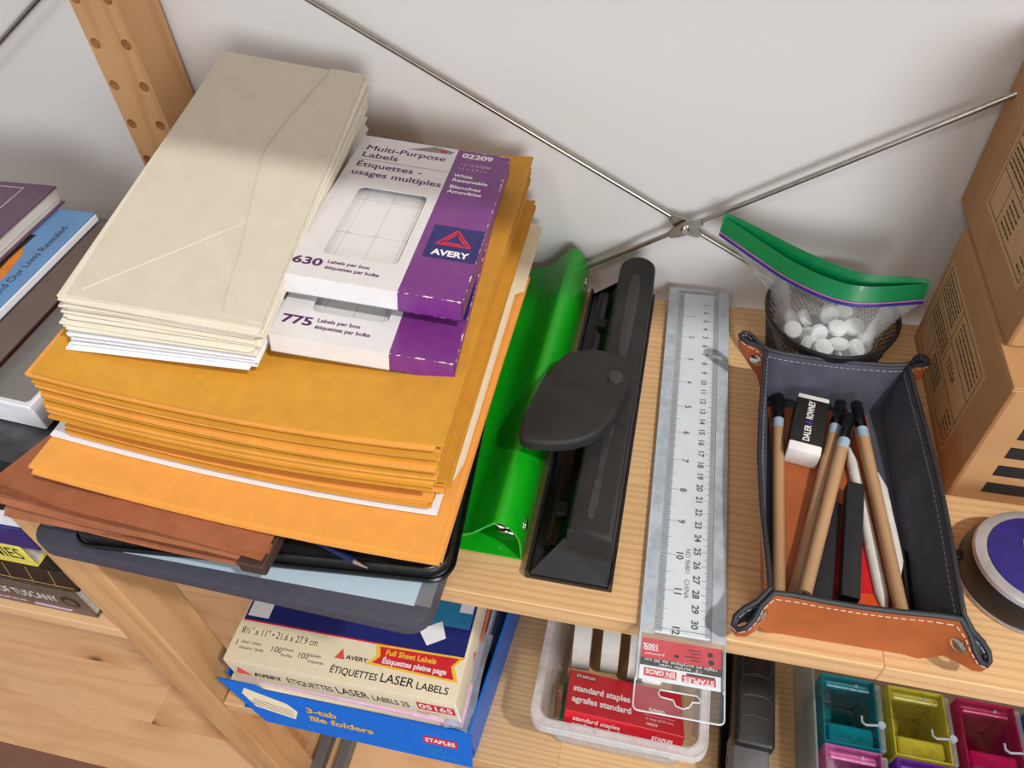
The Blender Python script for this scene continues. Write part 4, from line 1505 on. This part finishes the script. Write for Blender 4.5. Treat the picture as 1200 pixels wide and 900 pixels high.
text('LABELS', .9, (7.5, -13.2, zt3), 'black_ink', lb, bold=.01, width=3.0)
yL = -14.22
flat([(-11.0, 1.5), (-9.3, 1.5), (-10.3, 3.2)], 'orange_red', lb, 'logo', (0, -14.2, 0), FRONT, .012)
text('AVERY', 1.25, (-9.0, yL, 1.95), 'black_ink', lb, rot=FRONT, bold=.035, width=3.0)
text('ÉTIQUETTES', 1.7, (-5.5, yL, 2.0), 'black_ink', lb, rot=FRONT, bold=.01, width=4.6)
text('LASER', 2.2, (-.5, yL, 2.15), 'black_ink', lb, rot=FRONT, bold=.01, width=3.2)
text('LABELS 25', 1.7, (3.1, yL, 2.0), 'black_ink', lb, rot=FRONT, bold=.01, width=3.6)
flat(rect(7.6, 11.2, 1.6, 3.3), 'red_ink', lb, 'number_panel', (0, -14.2, 0), FRONT, .012)
text('05165', 1.5, (9.4, yL - .01, 2.45), 'white_ink', lb, rot=FRONT, align='CENTER', bold=.03, width=3.2)
for q in range(2):
    flat(rect(7.3, 9.5 - q, .85 - q * .4, .98 - q * .4), 'grey_card', lb, 'small_print', (0, -14.2, 0), FRONT, .012)
for k in range(3):
    flat([(0, 0), (1.1, .2), (.5, 1.1)], 'orange_red', lb, 'side_logo', (11.51, -9.0 + k * .01, 1.2), (R(90), 0, R(90)), .012) if k == 0 else None

# clear storage bin
bn = thing('storage_bin', 'frosted clear plastic bin with flanged rim on the lower shelf', 'bin', (20.3, -18.5, ZL))
HBN = 8.3


def rr3(hw, hd, r, z_):
    return [(x, y, z_) for x, y in rrect(-hw, hw, -hd, hd, r, 5)]


B().loft([rr3(6.3, 8.3, 1.0, 0), rr3(7.2, 9.2, 1.2, HBN), rr3(7.05, 9.05, 1.1, HBN), rr3(6.15, 8.15, .9, .15)], True, True).out('tub', 'bin', bn, 40)
B().loft([rr3(7.1, 9.1, 1.2, HBN), rr3(7.85, 9.85, 1.5, HBN), rr3(7.85, 9.85, 1.5, HBN - .12), rr3(7.15, 9.15, 1.2, HBN - .12), rr3(7.1, 9.1, 1.2, HBN)], False, False).out('rim', 'bin_rim', bn, 40)
B().loft([rr3(7.85, 9.85, 1.5, HBN), rr3(7.95, 9.95, 1.5, HBN - 1.1), rr3(7.85, 9.85, 1.5, HBN - 1.1), rr3(7.8, 9.8, 1.5, HBN)], False, False).out('flange', 'bin_rim', bn, 40)
B().tube(rr3(7.85, 9.85, 1.5, HBN), .09, 6, closed=True).out('rim_bead', 'bin_rim', bn, 60)

sb = thing('staples_box', 'red standard staples box on top of the things in the clear bin', 'box', (20.56, -25.1, -30.26), (R(-31), R(5.5), R(.45)))
B().box(-5.4, 5.4, -2.9, 2.9, 0, 2.0, .06).out('carton', 'red_box', sb)
zs = 2.01
flat(rect(-4.9, -2.7, 1.7, 2.5), 'folder_red', sb, 'logo_panel', (0, 0, 2.0))
text('STAPLES', .5, (-3.8, 2.1, zs + .01), 'white_ink', sb, align='CENTER', bold=.01, width=1.8)
text('standard staples', 1.15, (-4.9, .3, zs), 'white_ink', sb, bold=.04, width=5.4)
text('agrafes standard', 1.15, (-4.9, -1.2, zs), 'white_ink', sb, bold=.04, width=5.5)
text('5000', .9, (2.2, -.5, zs), 'white_ink', sb, bold=.03, width=1.5)
flat(rect(1.8, 4.6, -1.15, -1.1), 'lilac_ink', sb, 'rule_line', (0, 0, 2.0))
text('¼ large (6.35 mm)', .42, (1.9, -1.6, zs), 'white_ink', sb, width=2.5)
text('10503', .42, (1.9, -2.3, zs), 'white_ink', sb, bold=.01, width=1.0)
text('standard staples', .62, (-4.6, -2.91, 1.3), 'white_ink', sb, rot=FRONT, bold=.01, width=4.3)
text('agrafes standard', .62, (-4.6, -2.91, .7), 'white_ink', sb, rot=FRONT, bold=.01, width=4.3)
text('STAPLES', .5, (2.6, -2.91, 1.1), 'white_ink', sb, rot=FRONT, bold=.02, width=1.9)
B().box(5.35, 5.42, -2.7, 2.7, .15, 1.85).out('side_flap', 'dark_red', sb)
gx = thing('green_staples_box', 'green staples box lying under the red one in the clear bin', 'box', (20.0, -24.9, ZL + 2.9), (R(-22), R(5.0), R(-.5)))
B().box(-5.3, 5.3, -2.6, 2.6, 0, 1.9, .06).out('carton', 'green_box', gx)
text('STANDARD STAPLES', .5, (-2.2, -2.615, 1.5), 'white_ink', gx, rot=FRONT, bold=.015, width=3.6)
flat(rect(1.6, 4.6, .95, 1.02), 'white_ink', gx, 'small_print', (0, -2.6, 0), FRONT)
B().box(5.25, 5.34, -2.4, 2.4, .1, 1.8).out('end_flap', 'cardboard', gx)
o = B().box(-5.6, 5.6, -5, 6, 0, 2.2, .3).out('supply_carton', 'cardboard_label', None, loc=(20.3, -20.5, ZL + .2))
tag(o, 'plain tan carton at the bottom of the clear bin', 'box')
# tape rolls standing at the back of the bin
for k, (x, y, nm) in enumerate(((15.9, -17.2, 'white tape roll standing nearest the left wall of the bin'), (18.7, -17.0, 'second white tape roll from the left in the bin'), (21.4, -17.4, 'rightmost white tape roll in the bin, behind the ruler card'))):
    t = thing('tape_roll', nm, 'tape', (x, y, ZL + 4.25 if False else ZL + 4.6), (0, 0, R(2)), 'tape rolls in the bin')
    Mx = Matrix.Rotation(R(90), 4, 'Y')
    n_ = 32

    def rgx(r, x_):
        return [Vector((x_, r * math.cos(2 * math.pi * i / n_), r * math.sin(2 * math.pi * i / n_))) for i in range(n_)]
    B().loft([rgx(2.0, -.85), rgx(3.6, -.85), rgx(3.6, .85), rgx(2.0, .85), rgx(2.0, -.85)], False, False).out('tape_winding', 'roll', t, 40)
    B().loft([rgx(1.8, -.9), rgx(2.02, -.9), rgx(2.02, .9), rgx(1.8, .9), rgx(1.8, -.9)], False, False).out('core', 'cardboard', t, 40)

# white spool and clips beside the staples
o = B().lathe([(.9, 0), (1.0, .2), (1.0, 1.6), (.9, 1.8)], n=20, M=Matrix.Rotation(R(90), 4, 'Y')).out('white_spool', 'white', None, 40, loc=(22.0, -21.3, ZL + 7.6))
tag(o, 'small white spool beside the red staples box in the bin', 'spool')
sc = thing('metal_clip', 'bright metal clip at the left of the red staples box', 'clip', (14.55, -24.8, ZL + 5.2), (0, 0, R(4)))
B().box(-.35, .35, -1.6, 1.6, 0, .15, .03).out('plate', 'chrome', sc)
B().tube([(-.3, -1.5, .2), (-.3, 1.2, .8), (.3, 1.2, .8), (.3, -1.5, .2)], .09, 6).out('wire_loop', 'chrome', sc, 60)

# stapler
stp = thing('stapler', 'black stapler with ribbed grip on the lower shelf beside the bin', 'stapler', (32.3, -19.6, ZL), (0, 0, R(-1.0)))
B().poly(rrect(-2.1, 1.6, -9.0, 10, .5), 0, 1.3, bev=.15).out('base', 'black_gloss', stp, 40)
B().box(-1.5, 1.35, -8.0, 9.5, 1.8, 5.6, .3, 2).out('magazine', 'black_gloss', stp, 40)
hd = [(-1.55, -8.9), (1.25, -8.9), (1.45, -8.2), (1.45, -5.0), (-1.65, -5.0), (-1.7, -8.2)]
B().poly(hd, 3.0, 7.2, bev=.25, seg=2).out('nose_plate', 'grey_metal', stp, 40)
B().poly(rrect(-1.75, 1.75, -6.6, 10, .4), 6.2, 8.1, bev=.3, seg=2).out('grip', 'black', stp, 40)
for k in range(6):
    y0_ = -5.9 + k * 1.85
    pth = smooth_path([(-1.15, y0_, 8.13), (0, y0_ + .22, 8.13), (1.15, y0_, 8.13), (1.2, y0_ + 1.6, 8.13), (0, y0_ + 1.85, 8.13), (-1.2, y0_ + 1.6, 8.13)], 3, True)
    B().tube(pth, .045, 5, closed=True).out('grip_rib', 'scuff', stp, 60)
B().lathe([(.3, 0), (.3, 3.6)], n=12, M=Matrix.Translation((-1.8, -7.0, 4)) @ Matrix.Rotation(R(90), 4, 'Y')).out('hinge_pin', 'grey_metal', stp, 40)

# organiser with coloured tubs
oc = thing('organizer_case', 'clear organizer case holding coloured plastic tubs at the lower right', 'organizer', (37.4, -31.0, ZL))
CW, CD, CH = 24.5, 20.0, 7.6
B().box(0, .2, 0, CD, 0, CH, .05).out('case_wall', 'case', oc)
B().box(0, CW, 0, .2, 0, CH, .05).out('case_wall', 'case', oc)
B().box(0, CW, CD - .2, CD, 0, CH, .05).out('case_wall', 'case', oc)
B().box(CW - .2, CW, 0, CD, 0, CH, .05).out('case_wall', 'case', oc)
B().box(0, CW, 0, CD, 0, .2).out('case_floor', 'case', oc)
tubs = [('tub_teal', 'teal', 0, 1), ('tub_yellow', 'yellow', 1, 1), ('tub_magenta', 'magenta', 2, 1), ('tub_blue', 'blue', 3, 1), ('tub_pink', 'pink', 0, 0), ('tub_violet', 'violet', 1, 0), ('tub_blue', 'deep blue', 2, 0)]
for m, nm, i, j in tubs:
    t = thing('plastic_tub', '%s translucent plastic tub with grey hook latch in the organizer' % nm, 'tub', (38.25 + i * 5.85, -30.6 + j * 6.35, ZL + .3), group='coloured tubs in the organizer')
    W_, D_, H_ = 5.3, 6.1, 7.2
    wt = .12
    B().box(0, wt, 0, D_, 0, H_).out('tub_wall', m, t)
    B().box(W_ - .75, W_ - .75 + wt, 0, D_, 0, H_).out('tub_wall', m, t)
    B().box(wt, W_ - .75, 0, wt, 0, H_).out('tub_wall', m, t)
    B().box(wt, W_ - .75, D_ - wt, D_, 0, H_).out('tub_wall', m, t)
    B().box(wt, W_ - .75, wt, D_ - wt, 0, .2).out('tub_floor', m, t)
    B().box(.5, W_ - 1.0, .45, 1.9, 2.0, H_ - .6, .15).out('front_ledge', m, t)
    B().box(.4, W_ - 1.0, D_ - 1.0, D_ - .4, H_ - .8, H_ - .3, .12).out('rear_lip', m, t)
    B().box(W_ - .55, W_ - .05, .1, D_ - .1, 4.5, H_ - .3, .1).out('clear_hinge', 'case', t)
    bb = B()
    bb.tube([(W_ - 2.0, 2.75, H_ - .1), (W_ - 2.0, 2.2, H_ - .05), (W_ - 1.7, 2.0, H_), (W_ - .4, 2.2, H_ + .05)], .11, 6)
    bb.out('hook_latch', 'latch', t, 60)
    B().lathe([(.32, 0), (.32, .3)], c=(W_ - .4, 2.2), n=12, M=Matrix.Translation((0, 0, H_ - .1))).out('latch_pivot', 'latch', t, 40)
    B().lathe([(.14, 0), (.1, .2)], c=(W_ - 2.2, D_ - .6), n=10, M=Matrix.Translation((0, 0, H_ - .3))).out('latch_stud', 'latch', t, 40)

# two grey rails on the lowest board
for k, x in enumerate((-19.6, -16.4)):
    t = thing('metal_rail', ('left' if k == 0 else 'right') + ' one of two grey metal rails below the blue carton', 'rail', (x, -15.5, -70), (0, 0, R(0)))
    B().box(-.75, .75, -14, 14, 0, 2.2, .12).out('rail', 'grey_metal', t)
    B().box(-.45, .45, -14.1, -13.9, .3, 1.9).out('end_cap', 'black', t)

# ================================================================== LEFT STACK OF BOOKS
def book(name, label, xr, w, yf, yb, z0, z1, cover, rz=0.0, pages='pages', spine=True, cat='book'):
    """flat-lying book; spine faces the front (-y) and pages show at the right end"""
    cx_ = xr - w / 2
    cy_ = (yf + yb) / 2
    t = thing(name, label, cat, (cx_, cy_, z0), (0, 0, R(rz)), None)
    d = (yb - yf) / 2
    h_ = z1 - z0
    c = .14
    B().box(-w / 2, w / 2, -d, d, 0, c, .03).out('back_cover', cover, t)
    B().box(-w / 2, w / 2, -d, d, h_ - c, h_, .03).out('front_cover', cover, t)
    B().box(-w / 2 + .2, w / 2 - .25, -d + .1, d - .25, c, h_ - c).out('page_block', pages, t)
    if spine:
        B().box(-w / 2, w / 2, -d - .05, -d + .12, 0, h_, .05).out('spine', cover, t)
    return t, w / 2, d, h_


S0 = -19.85
t, w, d, h = book('book', 'brown-grey book with OF TUSCANY on its spine, lowest in the left stack', -27.5, 24, -29.3, -10, S0, -15.1, 'tuscany', 0)
text('OF TUSCANY', 1.75, (w - 9.2, -d - .06, h * .55), 'white_ink', t, rot=FRONT, width=6.3)
flat(circ(0, 0, .95, 14), 'dark_photo', t, 'emblem', (w - 1.5, -d - .05, h * .55), FRONT, .02)
flat(circ(0, 0, .55, 14), 'tuscany', t, 'emblem_centre', (w - 1.5, -d - .06, h * .55), FRONT, .03)
flat([(-6.2, 0), (-2.4, -.1), (-2.0, .35), (-6.0, .5)], 'lilac_ink', t, 'spine_tag', (w - 0.2, -d - .05, .5), FRONT, .02)
for q in range(5):
    flat(rect(w - 11.4 + q * .9, w - 10.7 + q * .9, .75, 1.0), 'lilac_ink', t, 'small_print', (0, -d - .05, 0), FRONT, .02)
t, w, d, h = book('book', 'dark brown book with pale grid lines, second from the bottom left', -27.0, 24, -29.1, -10, -15.05, -11.6, 'dark_photo', 0)
for q in range(5):
    flat([(w - 2.2 - q * 2.3, .25), (w - 2.15 - q * 2.3, .25), (w - 1.3 - q * 2.3, h - .2), (w - 1.35 - q * 2.3, h - .2)], 'gold_ink', t, 'spine_line', (0, -d - .05, 0), FRONT, .02)
flat(rect(-w + .2, w - .3, .42, .5), 'gold_ink', t, 'spine_line', (0, -d - .05, 0), FRONT, .02)
t, w, d, h = book('book', 'yellow book whose spine lettering ends in MIES', -29.2, 22, -29.0, -10, -11.55, -8.3, 'yellow', 0)
text('MIES', 2.5, (w - 3.75, -d - .06, h * .55), 'ink', t, rot=FRONT, width=3.2, bold=.01, shear=.15)
t, w, d, h = book('book', 'violet book with pale streaks under the white magazine', -27.0, 22, -29.0, -10, -8.25, -5.6, 'violet', 0)
flat([(w - 5.2, .2), (w - 4.9, .2), (w - 6.3, 2.3), (w - 6.8, 2.3)], 'lilac_ink', t, 'streak', (0, -d - .05, 0), FRONT, .02)
flat([(w - 4.2, .2), (w - 4.05, .2), (w - 5.4, 2.3), (w - 5.7, 2.3)], 'lilac_ink', t, 'streak', (0, -d - .05, 0), FRONT, .02)
t, w, d, h = book('magazine', 'white magazine lying on the violet book at the left edge', -26.5, 21, -28.6, -9, -5.55, -2.6, 'white', 0, cat='magazine')
flat([(w - 8, .5), (w - 3, .4), (w - 3.5, 1.2), (w - 7.5, 1.4)], 'folder', t, 'print', (0, -d - .05, 0), FRONT, .02)
kc = thing('zip_case', 'black zip case at the left edge, beneath the white box', 'case', (-31.5, -17.5, -2.55))
B().poly(rrect(-11, 10.6, -11.4, 9.5, 1.2), 0, 4.2, bev=.5, seg=3).out('body', 'black', kc, 50)
B().poly(rrect(-10.8, 10.4, -11.2, 9.3, 1.0), 4.2, 6.3, bev=.5, seg=3).out('lid', 'black_leather', kc, 50)
B().tube([(x, y, 4.2) for x, y in rrect(-11.05, 10.65, -11.45, 9.5, 1.2)], .12, 5, closed=True).out('zip', 'black_gloss', kc, 60)
B().sheet(lambda u, v: (-10 + 20.4 * u, -11.0 + 10 * v, 6.35 + .14 * math.sin(u * 9 + v * 4)), 14, 5, .04).out('plastic_cover', 'plastic_wrap', kc, 40)
wbx = thing('flat_box', 'white-edged flat box with grey top under the left books', 'box', (-31.6, -15.0, 4.2), (0, 0, R(-4)))
B().box(-12, 10.7, -9.9, 10.4, 0, 2.1, .1).out('tray', 'white', wbx)
B().box(-12.1, 10.8, -10.0, 10.5, 2.1, 2.55, .08).out('lid_edge', 'white', wbx)
B().poly(rrect(-11.9, 10.5, -9.65, 10.3, .3), 2.55, 2.66).out('grey_top', 'grey_card', wbx)
t, w, d, h = book('book', 'thin dark red book under the taupe book', -25.9, 22, -26.5, -8.6, 6.9, 7.75, 'dark_red', 0)
t, w, d, h = book('book', 'thick taupe cloth book with plain boards in the left stack', -25.1, 24, -28.0, -9.4, 7.8, 10.15, 'book_grey', 0, pages='book_grey')
B().box(w - .3, w, -d, d, .05, h - .05).out('fore_edge_board', 'book_grey', t)
t, w, d, h = book('book', 'sky blue book with orange picture lying under a plum book', -25.0, 24, -28.6, -9.3, 10.2, 10.95, 'book_blue', 0, pages='white')
B().box(w - .22, w + .05, -d, d, .02, h - .1, .1).out('white_fore_edge', 'white', t)
text('Therapies, and Our Lives Revealed', .9, (w - 1.2, d - 14.2, h + .01), 'ink', t, rot=(0, 0, R(90)), width=12.0)
flat([(w - 9, -2), (w - 2.6, -2.2), (w - 1.95, 1.2), (w - 2.4, 3.9), (w - 3.4, 5.6), (w - 9, 4.6)], 'orange', t, 'cover_picture', (0, 0, h))
flat([(w - 9, -6), (w - 2.6, -5.2), (w - 2.2, -1.2), (w - 9, -1.0)], 'orange2', t, 'cover_picture', (0, 0, h), t=.02)
flat([(w - 9, -1), (w - 3.0, -1.0), (w - 2.8, 1.0), (w - 3.0, 3.2), (w - 2.9, 6.2), (w - 9, 6.0)], 'dark_photo', t, 'cover_picture', (0, 0, h), t=.02)
t, w, d, h = book('book', 'plum purple hardback book on top of the sky blue book', -28.3, 23, -28.6, -8.4, 11.0, 12.5, 'book_purple', 0)
B().box(-w + .3, w - .12, -d + .5, d - .2, .5, h - .35).out('page_block', 'pages', t)
flat([(w - 2.6, -d + 1), (w - 2.5, -d + 1), (w - 2.5, d - .6), (w - 9, d - .6), (w - 9, d - .7), (w - 2.6, d - .7)], 'lilac_ink', t, 'cover_line', (0, 0, h))
flat(circ(w - 7.4, d - 8.5, 1.2, 12, 1.8), 'black', t, 'cover_picture', (0, 0, h), t=.03)
